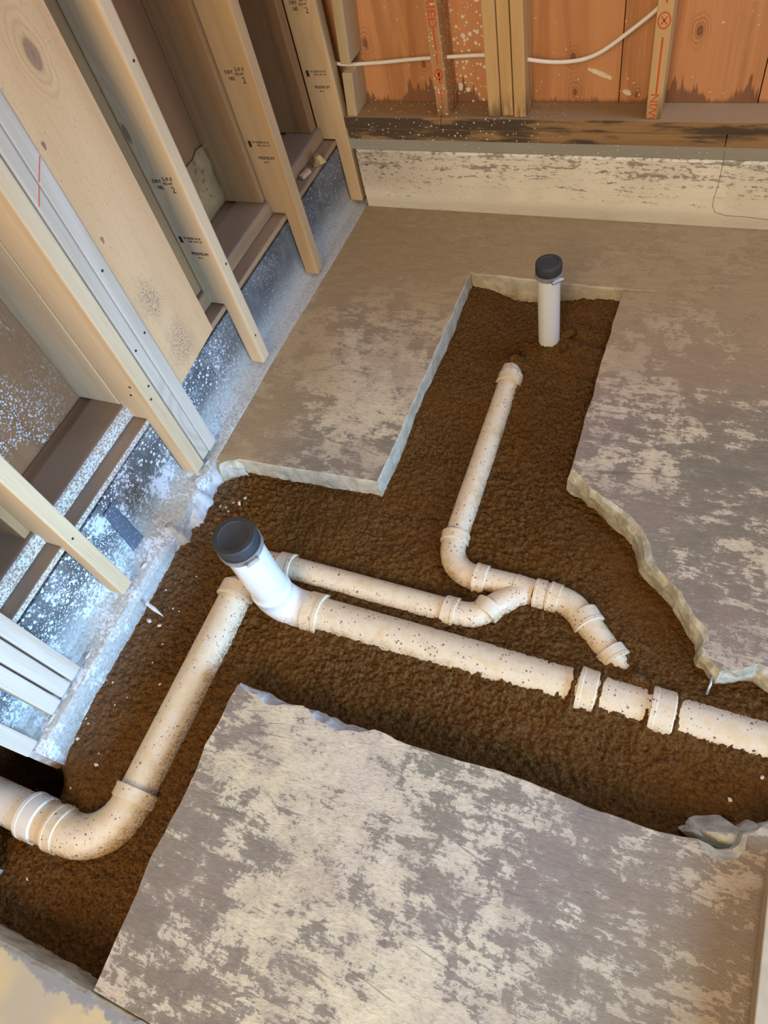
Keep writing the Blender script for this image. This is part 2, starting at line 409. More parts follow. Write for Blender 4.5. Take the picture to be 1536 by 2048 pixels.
def m_backcurb():
    m = M('limewashed_curb', 0.8)
    x, y, z = m.xyz(m.pos)
    st = m.noise(m.vmul(m.pos, (6, 1, 55)), 1.0, 7, 0.7, 0.4); n = m.noise(m.pos, 7, 6, 0.65); n2 = m.noise(m.vmul(m.pos, (60, 60, 120)), 1.0, 4, 0.7)
    c = m.mix(m.step(n, 0.35, 0.65), (0.80, 0.765, 0.67), (0.70, 0.66, 0.57))
    dark = m.math('MULTIPLY', m.step(m.math('ADD', m.math('ADD', m.math('MULTIPLY', st, 0.6), m.math('MULTIPLY', n2, 0.45)), m.math('MULTIPLY', m.step(z, 0.02, 0.2), 0.10)), 0.615, 0.68), 0.75)
    c = m.mix(dark, c, (0.16, 0.14, 0.125))
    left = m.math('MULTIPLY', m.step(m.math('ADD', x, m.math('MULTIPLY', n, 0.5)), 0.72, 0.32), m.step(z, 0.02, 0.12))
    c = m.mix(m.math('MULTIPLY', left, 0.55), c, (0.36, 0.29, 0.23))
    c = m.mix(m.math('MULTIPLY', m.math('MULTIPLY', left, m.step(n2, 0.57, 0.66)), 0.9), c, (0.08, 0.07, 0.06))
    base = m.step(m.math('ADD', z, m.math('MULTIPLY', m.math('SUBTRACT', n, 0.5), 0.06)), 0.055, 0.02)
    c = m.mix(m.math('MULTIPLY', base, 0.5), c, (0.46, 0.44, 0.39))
    m.col(c); m.bump(m.math('ADD', st, n2), 0.35, 0.004); return m.mat
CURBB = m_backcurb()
def m_strip():
    m = M('bare_grey_concrete', 0.85)
    n = m.noise(m.vmul(m.pos, (4, 4, 30)), 1.0, 6, 0.65)
    c = m.mix(n, (0.26, 0.25, 0.225), (0.36, 0.35, 0.32))
    c = m.mix(m.speck(110, 0.25), c, (0.6, 0.58, 0.52))
    m.col(c); m.bump(n, 0.3, 0.004); return m.mat
STRIP = m_strip()
def m_soil():
    m = M('brown_soil', 0.95)
    x, y, z = m.xyz(m.pos)
    n = m.noise(m.pos, 150, 4, 0.7); big = m.noise(m.pos, 3.2, 4, 0.6); mid = m.noise(m.pos, 28, 4, 0.6)
    c = m.mix(m.step(n, 0.3, 0.7), (0.042, 0.017, 0.0035), (0.165, 0.078, 0.021))
    c = m.mix(m.math('MULTIPLY', m.step(big, 0.4, 0.65), 0.5), c, (0.135, 0.055, 0.009))
    c = m.mix(m.math('MULTIPLY', m.step(mid, 0.52, 0.7), 0.3), c, (0.16, 0.085, 0.036))
    g = m.math('MULTIPLY', m.step(m.math('ADD', x, m.math('MULTIPLY', big, 0.15)), 0.22, 0.06), m.step(y, -2.1, -1.9))
    c = m.mix(m.math('MULTIPLY', g, 0.6), c, (0.15, 0.105, 0.07))
    c = m.mix(m.math('MULTIPLY', m.speck(70, 0.14), g), c, (0.55, 0.50, 0.45))
    d, _ = m.vor(m.pos, 190)
    m.b.inputs['Specular IOR Level'].default_value = 0.1
    m.col(c); m.bump(m.math('ADD', n, m.math('MULTIPLY', d, -0.7)), 0.9, 0.006); return m.mat
SOIL = m_soil()
def m_pvc(name, dirt):
    m = M(name, 0.38)
    m.b.inputs['Specular IOR Level'].default_value = 0.45
    x, y, z = m.xyz(m.pos)
    n = m.noise(m.pos, 26, 5, 0.65); n2 = m.noise(m.pos, 190, 3, 0.7); up = m.up()
    c = (0.66, 0.655, 0.63)
    film = m.mix(m.step(n, 0.3, 0.7), (0.56, 0.40, 0.205), (0.66, 0.56, 0.42))
    c = m.mix(dirt, c, film)
    c = m.mix(m.math('MULTIPLY', m.math('MULTIPLY', m.step(n, 0.48, 0.72), 0.6), dirt), c, (0.42, 0.26, 0.10))
    grime = m.math('MULTIPLY', m.step(m.math('ADD', z, m.math('MULTIPLY', m.math('SUBTRACT', n, 0.5), 0.05)), -0.038, -0.066), m.step(n2, 0.38, 0.6))
    c = m.mix(m.math('MULTIPLY', grime, 0.85), c, (0.20, 0.11, 0.045))
    crumb = m.math('MULTIPLY', m.math('MAXIMUM', m.speck(150, 0.36), m.speck(85, 0.3)), m.step(n, 0.40, 0.58))
    c = m.mix(m.math('MULTIPLY', crumb, min(1.0, dirt * 1.1)), c, (0.19, 0.105, 0.045))
    m.col(c)
    m.put(m.b.inputs['Roughness'], m.math('ADD', 0.3, m.math('MULTIPLY', n, 0.5 * dirt)))
    m.bump(m.math('ADD', n2, crumb), 0.12 + 0.2 * dirt, 0.002); return m.mat
PVC = m_pvc('dusty_pvc', 0.9)
PVCS = m_pvc('half_clean_pvc', 0.25)
PVCW = m_pvc('clean_pvc', 0.0)
def simple(name, c, rough, metal=0.0, ns=60, var=0.25):
    m = M(name, rough); n = m.noise(m.pos, ns, 4)
    m.col(m.mix(n, tuple(q * (1 - var) for q in c), tuple(min(1, q * (1 + var)) for q in c)))
    m.b.inputs['Metallic'].default_value = metal; m.bump(n, 0.1, 0.001); return m.mat
RUBBER = simple('black_rubber', (0.035, 0.036, 0.038), 0.55, ns=25, var=0.5)
STEEL = simple('clamp_steel', (0.42, 0.41, 0.40), 0.4, 0.6)
CABLE = simple('white_sheath', (0.78, 0.74, 0.68), 0.45, var=0.08)
INK = simple('black_ink', (0.03, 0.028, 0.028), 0.8)
CRACK = simple('crack_shade', (0.20, 0.16, 0.12), 0.9, ns=40, var=0.6)
REDINK = simple('red_ink', (0.62, 0.085, 0.03), 0.8, ns=200, var=0.5)
CHIP = simple('pale_concrete_chip', (0.52, 0.46, 0.41), 0.9, ns=90)
HOLE = simple('dark_backing', (0.03, 0.02, 0.012), 1.0)  # near-black, for the hollow's earth and the sheets added behind the sheathing
TORN = None
def m_torn():
    m = M('torn_backing', 0.9)
    n = m.noise(m.pos, 26, 6, 0.7); n2 = m.noise(m.pos, 9, 4, 0.6)
    c = m.mix(m.step(n2, 0.35, 0.65), (0.40, 0.255, 0.11), (0.27, 0.16, 0.065))
    c = m.mix(m.math('MULTIPLY', m.step(n, 0.56, 0.68), 0.85), c, (0.07, 0.05, 0.035))
    m.col(c); m.bump(n, 0.6, 0.01); return m.mat
TORN = m_torn()
PLASTER = simple('cream_plaster', (0.74, 0.66, 0.48), 0.8)
def m_scrim():
    m = M('black_scrim', 0.8)
    x, y, z = m.xyz(m.pos)
    wv_ = m.math('MULTIPLY', m.math('SINE', m.math('MULTIPLY', y, 2600.0)), m.math('SINE', m.math('MULTIPLY', z, 2600.0)))
    c = m.mix(m.step(wv_, -0.5, 0.5), (0.06, 0.075, 0.10), (0.13, 0.15, 0.19))
    c = m.mix(m.math('MAXIMUM', m.speck(150, 0.25), m.step(m.noise(m.pos, 60, 4), 0.66, 0.72)), c, (0.6, 0.63, 0.66))
    m.col(c); return m.mat
FABRIC = m_scrim()
TRIM = simple('tan_board_paint', (0.40, 0.31, 0.20), 0.7, ns=30)

# ------------------------------------------------------------------ large structure: slab, soil, curbs
def resample(pts, step=0.012):
    """pts: list of (x, y, kind-of-edge-to-next). returns dense points with kinds"""
    out = []
    n = len(pts)
    for i in range(n):
        a = np.array(pts[i][:2]); b = np.array(pts[(i + 1) % n][:2]); k = pts[i][2]
        L = np.linalg.norm(b - a); q = max(1, int(L / (0.3 if k == 'o' else step)))
        for j in range(q): out.append((a + (b - a) * j / q, k, j == 0))
    return out
def slab(name, pts, top_mat, parent=None, depth=0.12, seed=1, round_edge=0.0):
    d = resample(pts)
    n = len(d)
    P = np.array([q[0] for q in d])
    area2 = sum(P[i][0] * P[(i + 1) % n][1] - P[(i + 1) % n][0] * P[i][1] for i in range(n))
    sg = 1.0 if area2 > 0 else -1.0
    N = np.zeros((n, 2))
    for i in range(n):
        t = P[(i + 1) % n] - P[i - 1]; t = t / (np.linalg.norm(t) + 1e-9)
        N[i] = sg * np.array([t[1], -t[0]])
    kinds = [q[1] for q in d]
    zs = [0.0, -0.006, -0.022, -0.045, -0.07, -depth]
    rings = []
    for k, z in enumerate(zs):
        R = []
        for i in range(n):
            x, y = P[i]; off = 0.0; zz = z
            a = vnoise([x * 38], [y * 38], seed)[0]; b = vnoise([x * 95], [y * 95], seed + 5)[0]; cc = vnoise([x * 14], [y * 14], seed + 9)[0]
            kd = kinds[i]
            if kd == 's':
                wob = 0.005 * cc + 0.003 * a + 0.0012 * b
                off = wob + [-0.0022, 0.0, 0.0008, 0.001, 0.003, 0.004][k] + (0.003 * vnoise([x * 60 + k * 9], [y * 60], 3)[0] if k > 2 else 0)
                if round_edge: off += [-round_edge, -round_edge * 0.3, 0, 0, 0, 0][k]
            elif kd == 'c':
                chp = max(0.0, 0.55 + 1.3 * vnoise([x * 24], [y * 24], seed + 2)[0])
                off = 0.008 * cc + 0.008 * a + 0.005 * b + [-0.026 * chp, -0.004 - 0.004 * chp, 0.0, 0.004, 0.004, 0.004][k] + (0.006 * vnoise([x * 80], [y * 80 + k], 4)[0] if 0 < k < 4 else 0)
                zz = z - (0.010 * chp if k == 1 else 0.006 * chp if k == 2 else 0)
            elif kd == 'b':
                wob = 0.010 * cc + 0.010 * a + 0.005 * b
                c2 = vnoise([x * 30 + 7 * k], [y * 30 - 3 * k], seed + 20)[0]
                chp = max(0.0, 0.25 + 1.5 * vnoise([x * 17], [y * 17], seed + 31)[0])
                off = wob + [-0.004 - 0.020 * chp, -0.002 - 0.004 * chp, 0.003, 0.003, 0.004, 0.006][k] + (0.010 * c2 if k > 0 else 0.0)
                zz = z + (0.007 * vnoise([x * 50], [y * 50 + k], 2)[0] if 0 < k < 5 else 0)
            R.append((x + N[i][0] * off, y + N[i][1] * off, zz))
        rings.append(R)
    verts = [v for R in rings for v in R]
    tris = tessellate_polygon([[Vector((v[0], v[1], 0)) for v in rings[0]]])
    faces = []; mi = []
    for t in tris:
        a, b, c = t
        A, B, C_ = verts[a], verts[b], verts[c]
        ar = (B[0] - A[0]) * (C_[1] - A[1]) - (C_[0] - A[0]) * (B[1] - A[1])
        if abs(ar) < 1e-12: continue
        faces.append((a, b, c) if ar > 0 else (a, c, b)); mi.append(0)
    for k in range(len(zs) - 1):
        for i in range(n):
            j = (i + 1) % n
            f = (k * n + i, (k + 1) * n + i, (k + 1) * n + j, k * n + j)
            if sg < 0: f = f[::-1]
            faces.append(f); mi.append({'s': 1, 'b': 2, 'o': 1, 'c': 3}[kinds[i]])
    return mesh_obj(name, verts, faces, [top_mat, EDGE, BROKEN, ROUGH], parent, False, mi)

def px(lst, k): return [(*fl(*p), k) for p in lst]
main_pts = [(-0.05, 0.05, 'o'), (-0.05, -1.13, 'b')]
main_pts += px([(435, 938), (458, 922)], 'b') + px([(480, 918), (755, 965), (942, 543)], 's')
main_pts += [(*fl(952, 547), 's')] + [(*fl(1245, 578), 's'), (*fl(1330, 583.5), 's')]
main_pts += [(*fl(1244, 581), 's')]
main_pts += px([(1140, 945), (1170, 962), (1205, 990), (1228, 1015), (1245, 1030), (1270, 1060), (1285, 1100), (1295, 1125), (1330, 1165), (1360, 1200),
                (1365, 1220), (1395, 1265), (1398, 1295), (1415, 1320), (1440, 1345), (1480, 1352), (1515, 1340), (1540, 1362), (1640, 1400)], 'b')
main_pts += [(2.3, -1.42, 'o'), (2.3, 0.05, 'o')]
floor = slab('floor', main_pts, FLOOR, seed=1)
tag(floor, kind='structure', label='worn concrete floor slab with a peninsula left between the trench cuts')

isl = px([(186, 1981), (478, 1360)], 's')[:1]
isl = [(*fl(186, 1981), 's'), (*fl(300, 1715), 's'), (*fl(388, 1548), 's'), (*fl(410, 1490), 's'), (*fl(440, 1435), 's')]
isl += px([(478, 1360), (530, 1380), (560, 1397), (620, 1410), (660, 1425), (700, 1440), (760, 1463)], 'c')
isl += px([(800, 1480), (900, 1514), (1000, 1541), (1100, 1577), (1200, 1622), (1300, 1657), (1395, 1678)], 's')
isl += px([(1420, 1690), (1450, 1700), (1480, 1690), (1490, 1668), (1536, 1640), (1640, 1610)], 'b')
isl += [(2.3, -1.66, 'o'), (2.3, -3.2, 'o'), (0.62, -3.2, 'o')]
e0 = np.array(fl(186, 1981)); e1 = np.array(fl(282, 2038)); dr = (e1 - e0) / np.linalg.norm(e1 - e0)
isl[-1] = (*(e0 + dr * 1.6), 'o')
isl.insert(-1, (2.3, float((e0 + dr * 1.6)[1]), 'o')); isl[-3] = (2.3, -2.2, 'o')
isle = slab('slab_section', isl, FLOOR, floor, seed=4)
tag(isle, label='large worn slab section in front with broken upper edge')
nrm = np.array([dr[1], -dr[0]])
if nrm[1] > 0: nrm = -nrm
g0 = e0 + nrm * 0.004
lowl = [(*(g0 - dr * 0.75), 's'), (*g0, 's'), (*(e1 + nrm * 0.0015), 'o'), (*(g0 + dr * 1.6), 'o'), (*(g0 + dr * 1.6 + nrm * 0.9), 'o'), (*(g0 - dr * 0.75 + nrm * 0.9), 'o')]
lows = slab('slab_section', lowl, SILLSLAB, floor, seed=8, round_edge=0.006)
tag(lows, label='yellowed slab corner at lower left with a grey rounded edge')

# soil
CP = np.array([(.64, -.31, -.085), (.50, -.33, -.045), (.90, -.31, -.045), (.88, -.45, -.07), (.76, -.50, -.056), (.60, -.60, -.062), (.70, -.85, -.064), (.49, -.8, -.052), (.49, -1.05, -.062),
               (.32, -1.13, -.064), (.09, -1.14, -.06), (.10, -1.35, -.052), (.03, -1.5, -.058), (.05, -1.8, -.06), (.06, -1.98, -.064), (.12, -2.2, -.078), (.1, -2.45, -.092), (-.05, -2.05, -.12),
               (.3, -1.8, -.078), (.28, -2.2, -.092), (.3, -1.62, -.072), (.7, -1.6, -.075), (1.2, -1.6, -.068), (1.45, -1.6, -.066), (1.0, -1.2, -.06), (1.2, -1.28, -.06), (1.4, -1.36, -.056),
               (.55, -1.3, -.064), (.85, -1.35, -.066), (.8, -1.05, -.064), (.95, -.8, -.068), (1.0, -1.0, -.066), (.14, -1.7, -.058), (.45, -1.4, -.066), (1.6, -1.5, -.06), (-.2, -2.3, -.12)])
def soil_base(x, y):
    x = np.asarray(x, float); y = np.asarray(y, float)
    num = 0; den = 0
    for a, b, h in CP:
        wgt = 1.0 / (((x - a) ** 2 + (y - b) ** 2) + 0.004) ** 1.6
        num = num + wgt * h; den = den + wgt
    z = num / den
    g = lambda a, b, sx, sy, h: h * np.exp(-((x - a) / sx) ** 2 - ((y - b) / sy) ** 2)
    # soil banked along the main drain, burying it towards the right
    t = np.clip((x - 0.45) / 0.6, 0, 1)
    tgt = -0.055 + 0.0165 * t
    k = np.exp(-((y + 1.465) / 0.062) ** 2) * np.clip((x - 0.40) / 0.05, 0, 1)
    z = z * (1 - k) + tgt * k
    for xx, hh in ((1.064, .016), (1.1165, .011), (1.2125, .011), (1.2685, .013)):
        z = z + g(xx, -1.465, .0062, .05, hh)
    z = z + g(.742, -1.372, .016, .03, .028)
    z = z + g(1.178, -1.416, .02, .012, .022)
    z = z + g(.76, -.49, .07, .05, .012) + g(.82, -.50, .025, .02, .012)
    z = z + g(.215, -1.425, .04, .03, .05) + g(.69, -.585, .03, .02, .03)
    # ripples raked into the back right corner
    z = z + 0.006 * np.sin(y * 95 + x * 12) * np.exp(-((x - .88) / .07) ** 2 - ((y + .46) / .12) ** 2)
    # collapsed hollow under the curb
    z = z - 0.22 * np.exp(-((x + .13) / .10) ** 2 - ((y + 2.05) / .055) ** 2)
    return z
def clods(x, y, cell, seed):
    """rounded crumbs: dome height 0..1 over jittered cells"""
    X = x / cell; Y = y / cell; ix = np.floor(X); iy = np.floor(Y); best = np.zeros(np.shape(x))
    for dx in (-1, 0, 1):
        for dy in (-1, 0, 1):
            jx = ix + dx; jy = iy + dy
            px_ = jx + 0.15 + 0.7 * _h(jx, jy, seed); py_ = jy + 0.15 + 0.7 * _h(jx, jy, seed + 1)
            r = 0.35 + 0.45 * _h(jx, jy, seed + 2)
            d = np.hypot(X - px_, Y - py_) / r
            best = np.maximum(best, r * np.sqrt(np.clip(1 - d * d, 0, 1)))
    return best
def soil_z(x, y):
    x = np.asarray(x, float); y = np.asarray(y, float)
    near = np.exp(-((y + 1.465) / 0.085) ** 2) * np.clip((x - 0.40) / 0.05, 0, 1)
    z = soil_base(x, y) + 0.010 * fbm(x * 7, y * 7, 11, 3) * (1 - 0.85 * near)
    rough = np.clip(0.75 + 0.9 * vnoise(x * 2.5, y * 2.5, 40), 0.3, 1.0)
    z = z + rough * (0.0115 * clods(x, y, 0.0125, 21) + 0.0085 * clods(x, y, 0.0078, 31) + 0.004 * vnoise(x * 65, y * 65, 22) - 0.009)
    return z
STEP = 0.0031
X0, X1, Y0, Y1 = -0.34, 1.80, -2.60, -0.27
nx = int((X1 - X0) / STEP) + 1; ny = int((Y1 - Y0) / STEP) + 1
gx, gy = np.meshgrid(X0 + np.arange(nx) * STEP, Y0 + np.arange(ny) * STEP)
gz = soil_z(gx, gy)
# keep the cells that lie in the trench (and a little under its lips)
def inside(poly, x, y):
    r = np.zeros(x.shape, bool); n = len(poly)
    for i in range(n):
        ax, ay = poly[i][:2]; bx, by = poly[(i + 1) % n][:2]
        if ay == by: continue
        c = ((ay > y) != (by > y)) & (x < (bx - ax) * (y - ay) / (by - ay) + ax)
        r ^= c
    return r
keep = np.zeros(gx.shape, bool)
for k in range(8):
    qx = gx + 0.024 * math.cos(k * math.pi / 4); qy = gy + 0.024 * math.sin(k * math.pi / 4)
    keep |= ~(inside(main_pts, qx, qy) | inside(isl, qx, qy) | inside(lowl, qx, qy))
keep &= ~((gx < -.05) & (gy > -1.97)) & (gx < 1.78) & (gy > -2.6)
keep &= ~((gx < .05) & (gy > -1.08))
idx = -np.ones(gx.shape, int); ok = keep
idx[ok] = np.arange(ok.sum())
sv = np.stack([gx[ok], gy[ok], gz[ok]], 1)
q = ok[:-1, :-1] & ok[1:, :-1] & ok[:-1, 1:] & ok[1:, 1:]
ii, jj = np.nonzero(q)
sf = np.stack([idx[ii, jj], idx[ii, jj + 1], idx[ii + 1, jj + 1], idx[ii + 1, jj]], 1)
me = bpy.data.meshes.new('soil')
me.vertices.add(len(sv)); me.vertices.foreach_set('co', sv.ravel())
me.loops.add(sf.size); me.loops.foreach_set('vertex_index', sf.ravel().astype(np.int32))
me.polygons.add(len(sf)); me.polygons.foreach_set('loop_start', np.arange(0, sf.size, 4, dtype=np.int32))
me.update(calc_edges=True); me.materials.append(SOIL)
me.polygons.foreach_set('use_smooth', [True] * len(sf))
soil = bpy.data.objects.new('soil', me); COL.objects.link(soil)
tag(soil, 'crumbly brown soil filling the trench cut through the slab', 'soil', kind='stuff')
def soil_px(u, v):
    z = -0.06
    for _ in range(6):
        p = at(u, v, 2, z); z = float(soil_z(p[0], p[1]))
    return np.array([p[0], p[1], z])

# left curb (stem wall): vertical face, little cove at the foot
def profile_strip(name, prof, ys, mat, parent=None, jitter=0.0, seed=3, kind=None):
    bm = bmesh.new(); n = len(prof); rows = []
    for k, y in enumerate(ys):
        row = []
        for i, (x, z) in enumerate(prof):
            j = jitter * (vnoise([y * 6 + i * 3.1], [i * 5.7], seed)[0]) if 0 < i < n - 3 else 0
            row.append(bm.verts.new((x + j, y, z + 0.5 * j)))
        rows.append(row)
    for a, b in zip(rows[:-1], rows[1:]):
        for i in range(n): bm.faces.new((a[i], a[(i + 1) % n], b[(i + 1) % n], b[i]))
    bm.faces.new(rows[0]); bm.faces.new(rows[-1][::-1])
    o = bm_obj(name, bm, mat, parent)
    if kind: o['kind'] = kind
    return o
prof = [(-0.25, 0.218), (-0.082, 0.218), (-0.082, 0.209), (-0.061, 0.209), (-0.061, 0.12), (-0.060, 0.024), (-0.035, 0.010), (-0.002, 0.002), (0.004, -0.02), (0.004, -0.12), (-0.25, -0.12)]
ys = list(np.linspace(0.05, -1.985, 70))
wl = profile_strip('wall_left', prof, ys, MEMB, jitter=0.006, kind='structure')
wl['label'] = 'low left stem wall coated in dark membrane with white overspray'
# far side of the hollow, and the curb beyond it
wl2 = profile_strip('curb_section', [(p[0], p[1]) for p in prof], list(np.linspace(-2.22, -3.2, 20)), MEMB, wl, jitter=0.004)
bm = box(-0.36, -0.25, -3.2, 0.05, -0.4, 0.218, 0)
bm_obj('backing_earth', bm, HOLE, wl)
# sheathing of the left wall: sheets with a joint
for y0, y1 in ((-3.2, -1.62), (-1.618, -0.802), (-0.80, 0.24)):
    bm_obj('sheathing_panel', box(-0.268, -0.25, y0, y1, 0.262, 2.45, 0.001), PLYL, wl)
bm_obj('joint_backing', box(-0.276, -0.2685, -3.2, 0.24, 0.22, 2.45, 0), HOLE, wl)  # unseen dark sheet added to block sky through the left sheathing joints
# rough footing concrete between the curb and the soil
edge_px = [(500, 952), (468, 958), (436, 976), (430, 1000), (412, 1048), (390, 1060), (385, 1082), (350, 1110), (322, 1150), (296, 1185), (292, 1216), (255, 1270), (222, 1312), (198, 1345), (175, 1400), (150, 1450), (130, 1478), (104, 1508), (78, 1522)]
ep = [np.array(fl(u, v, -0.06)) for u, v in edge_px]
bm = bmesh.new(); rows = []
tot = 130
seglen = np.cumsum([0] + [np.linalg.norm(ep[i + 1] - ep[i]) for i in range(len(ep) - 1)])
for k in range(tot + 1):
    s_ = seglen[-1] * k / tot
    i = min(np.searchsorted(seglen, s_, side='right') - 1, len(ep) - 2)
    t = (s_ - seglen[i]) / (seglen[i + 1] - seglen[i])
    o_ = ep[i] * (1 - t) + ep[i + 1] * t
    iy = o_[1] * 0.75 + (-1.06 - (k / tot) * 0.93) * 0.25
    if k < 12: iy = -1.095 - 0.006 * k + 0.0 * o_[1]
    inn = np.array([-0.03, iy])
    row = []
    for j in range(9):
        f = j / 8
        pt = inn * (1 - f) + o_ * f
        hz = 0.004 - 0.05 * f ** 2.0
        nn = fbm(pt[0] * 26, pt[1] * 26, 50, 4)
        amp = min(1, f * 3)
        z = hz + 0.034 * nn * amp - (0.02 if j == 8 else 0)
        pt = pt + 0.014 * np.array([vnoise([pt[0] * 40], [pt[1] * 40], 61)[0], vnoise([pt[0] * 40], [pt[1] * 40], 62)[0]]) * (1 if f > 0.2 else 0)
        row.append(bm.verts.new((pt[0], pt[1], z)))
    # skirt that goes down into the soil
    row.append(bm.verts.new((o_[0] + 0.004, o_[1], -0.13)))
    rows.append(row)
for a, b in zip(rows[:-1], rows[1:]):
    for i in range(9): bm.faces.new((a[i], b[i], b[i + 1], a[i + 1]))
foot = bm_obj('broken_footing', bm, ROUGH, floor)
tag(foot, label='rough broken concrete ledge along the foot of the left wall')
# lump of broken slab left at the right end of the front section
def rock(name, c, r, mat, parent=None, seed=0, sub=3, flat=0.6, amp=0.5, rz=0.0):
    bm = bmesh.new(); bmesh.ops.create_icosphere(bm, subdivisions=sub, radius=1.0)
    rs = random.Random(seed); pl = []
    for _ in range(9):
        v = Vector((rs.uniform(-1, 1), rs.uniform(-1, 1), rs.uniform(-1, 1))).normalized(); pl.append((v, rs.uniform(0.45, 0.9)))
    for v in bm.verts:
        p = v.co.copy()
        for nv, dd in pl:
            e = p.dot(nv) - dd
            if e > 0: p -= nv * e
        p *= 1 + amp * 0.3 * fbm([p.x * 2 + seed], [p.y * 2 + p.z * 3], seed)[0]
        x, y, z = p.x * r[0], p.y * r[1], p.z * r[2]
        v.co = (c[0] + x * math.cos(rz) - y * math.sin(rz), c[1] + x * math.sin(rz) + y * math.cos(rz), c[2] + z)
    return bm_obj(name, bm, mat, parent, smooth=False, origin=c if parent is None else None)
for k, (u, v, rx, ry, rz_) in enumerate(((1440, 1665, .055, .035, .045), (1495, 1668, .045, .03, .035), (1400, 1672, .04, .02, .03))):
    p = fl(u, v, -0.045); rock('broken_lump', (p[0], p[1], -0.06), (rx, ry, rz_), BROKEN, isle, 30 + k, 3)

# back wall: curb, grey strip, plates, sheathing
bm = prism([(-0.004, 0.0), (-0.006, 0.1), (-0.004, 0.198), (0.0, 0.204), (0.16, 0.204), (0.16, -0.1), (-0.003, -0.1)], 'x', 0.006, 2.3)
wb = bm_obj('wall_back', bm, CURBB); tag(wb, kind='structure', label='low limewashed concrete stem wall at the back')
bm_obj('curb_top_strip', box(-0.06, 2.3, 0.0, 0.16, 0.204, 0.2405, 0.003), STRIP, wb)
bm_obj('corner_membrane', box(-0.07, 0.006, 0.045, 0.10, -0.02, 0.204, 0.003), MEMB, wb)
bm_obj('joint_backing', box(-0.32, 2.3, 0.1055, 0.112, 0.2, 2.45, 0), HOLE, wb)  # added dark sheet, keeps sky from showing through the back joints
for x0, x1 in [(-0.30, 0.812), (0.8145, 1.168), (1.1705, 2.3)]:
    bm_obj('sheathing_panel', box(x0, x1, 0.089, 0.105, 0.305, 2.45, 0.0012), PLYB, wb)
# hairline crack in the back curb, as a thin recess line
def ribbon(name, pts, wdt, nrm, mat, parent, thick=0.0006):
    """thin raised ribbon of real thickness along pts, lying in the plane with normal nrm"""
    n_ = Vector(nrm); vs = []; fs = []
    P = [Vector(p) for p in pts]
    for i, p in enumerate(P):
        t = (P[min(i + 1, len(P) - 1)] - P[max(i - 1, 0)]).normalized(); s = t.cross(n_).normalized() * wdt / 2
        vs += [p - s, p + s, p + s + n_ * thick, p - s + n_ * thick]
    for i in range(len(P) - 1):
        a = i * 4; b = a + 4
        for k in range(4): fs.append((a + k, a + (k + 1) % 4, b + (k + 1) % 4, b + k))
    fs += [(3, 2, 1, 0), tuple(len(vs) - 4 + k for k in range(4))]
    return mesh_obj(name, vs, fs, mat, parent)
cr = [at(u, v, 1, -0.006) for u, v in ((1449, 302), (1446, 325), (1441, 350), (1436, 372), (1428, 395), (1425, 412), (1430, 425), (1450, 431), (1490, 434), (1530, 439), (1600, 444))]
ribbon('crack', cr, 0.0014, (0, -1, 0), CRACK, wb, 0.0003)

# ------------------------------------------------------------------ plates
def thing_mesh(name, bm, mat, label, cat, group=None, base=None):
    o = bm_obj(name, bm, mat, origin=base)
    return tag(o, label, cat, group)
thing_mesh('sill_plate', bevel(prism([(-0.058, 0.2185), (-0.058, 0.235), (-0.2, 0.235), (-0.2, 0.2185)], 'y', -3.2, 0.0), 0.004),
           PLATEL, 'thin dusty lower plank lying on top of the dark left stem wall', 'plank', base=(-0.13, -1.5, 0.2185))
thing_mesh('sill_plate', bevel(prism([(-0.098, 0.2355), (-0.098, 0.280), (-0.215, 0.280), (-0.215, 0.2355)], 'y', -3.2, 0.0), 0.011, 3),
           PLATEL, 'thick round-edged dusty plate on the left wall carrying the old studs', 'plank', base=(-0.15, -1.5, 0.2355))
thing_mesh('sill_plate', bevel(prism([(-0.217, 0.2355), (-0.217, 0.274), (-0.249, 0.274), (-0.249, 0.2355)], 'y', -3.2, 0.0), 0.002),
           PLATEL, 'narrow filler strip wedged between the left plate and the plywood', 'plank', base=(-0.233, -1.5, 0.2355))
def plate_back(x0, x1, z0, z1, label):
    thing_mesh('sill_plate', box(x0, x1, -0.003, 0.088, z0, z1, 0.0025), PLATEB, label, 'plank', base=((x0 + x1) / 2, 0.04, z0))
plate_back(0.0, 1.1125, 0.241, 0.2757, 'long black-stained lower plate on the back stem wall')
plate_back(1.1145, 2.3, 0.241, 0.2757, 'light lower plate past the joint at the right end of the back wall')
plate_back(-0.02, 0.313, 0.2763, 0.311, 'short dark upper plate in the back left corner under the orange-lettered stud')
plate_back(0.3145, 2.3, 0.2763, 0.311, 'long brown upper plate under the back wall studs, dusty on top')

# ------------------------------------------------------------------ studs, left wall
TOP = 2.4
def text_mesh(name, body, size, origin, xdir, ydir, mat, parent, thick=0.0003, align='CENTER', sx=1.0):
    cu = bpy.data.curves.new(name, 'FONT'); cu.body = body; cu.size = size; cu.align_x = align; cu.align_y = 'CENTER'; cu.extrude = thick
    cu.resolution_u = 2
    o = bpy.data.objects.new(name, cu); COL.objects.link(o)
    dg = bpy.context.evaluated_depsgraph_get()
    me = bpy.data.meshes.new_from_object(o.evaluated_get(dg))
    COL.objects.unlink(o); bpy.data.objects.remove(o)
    X = Vector(xdir).normalized(); Y = Vector(ydir).normalized(); Z = X.cross(Y)
    Mx = Matrix(((X.x, Y.x, Z.x), (X.y, Y.y, Z.y), (X.z, Y.z, Z.z)))
    og = Vector(origin)
    off = root_loc(parent)
    for v in me.vertices: v.co = Mx @ Vector((v.co.x * sx, v.co.y, v.co.z)) + og - off
    me.materials.clear(); me.materials.append(mat)
    r = bpy.data.objects.new(name, me); COL.objects.link(r); r.parent = parent
    return r
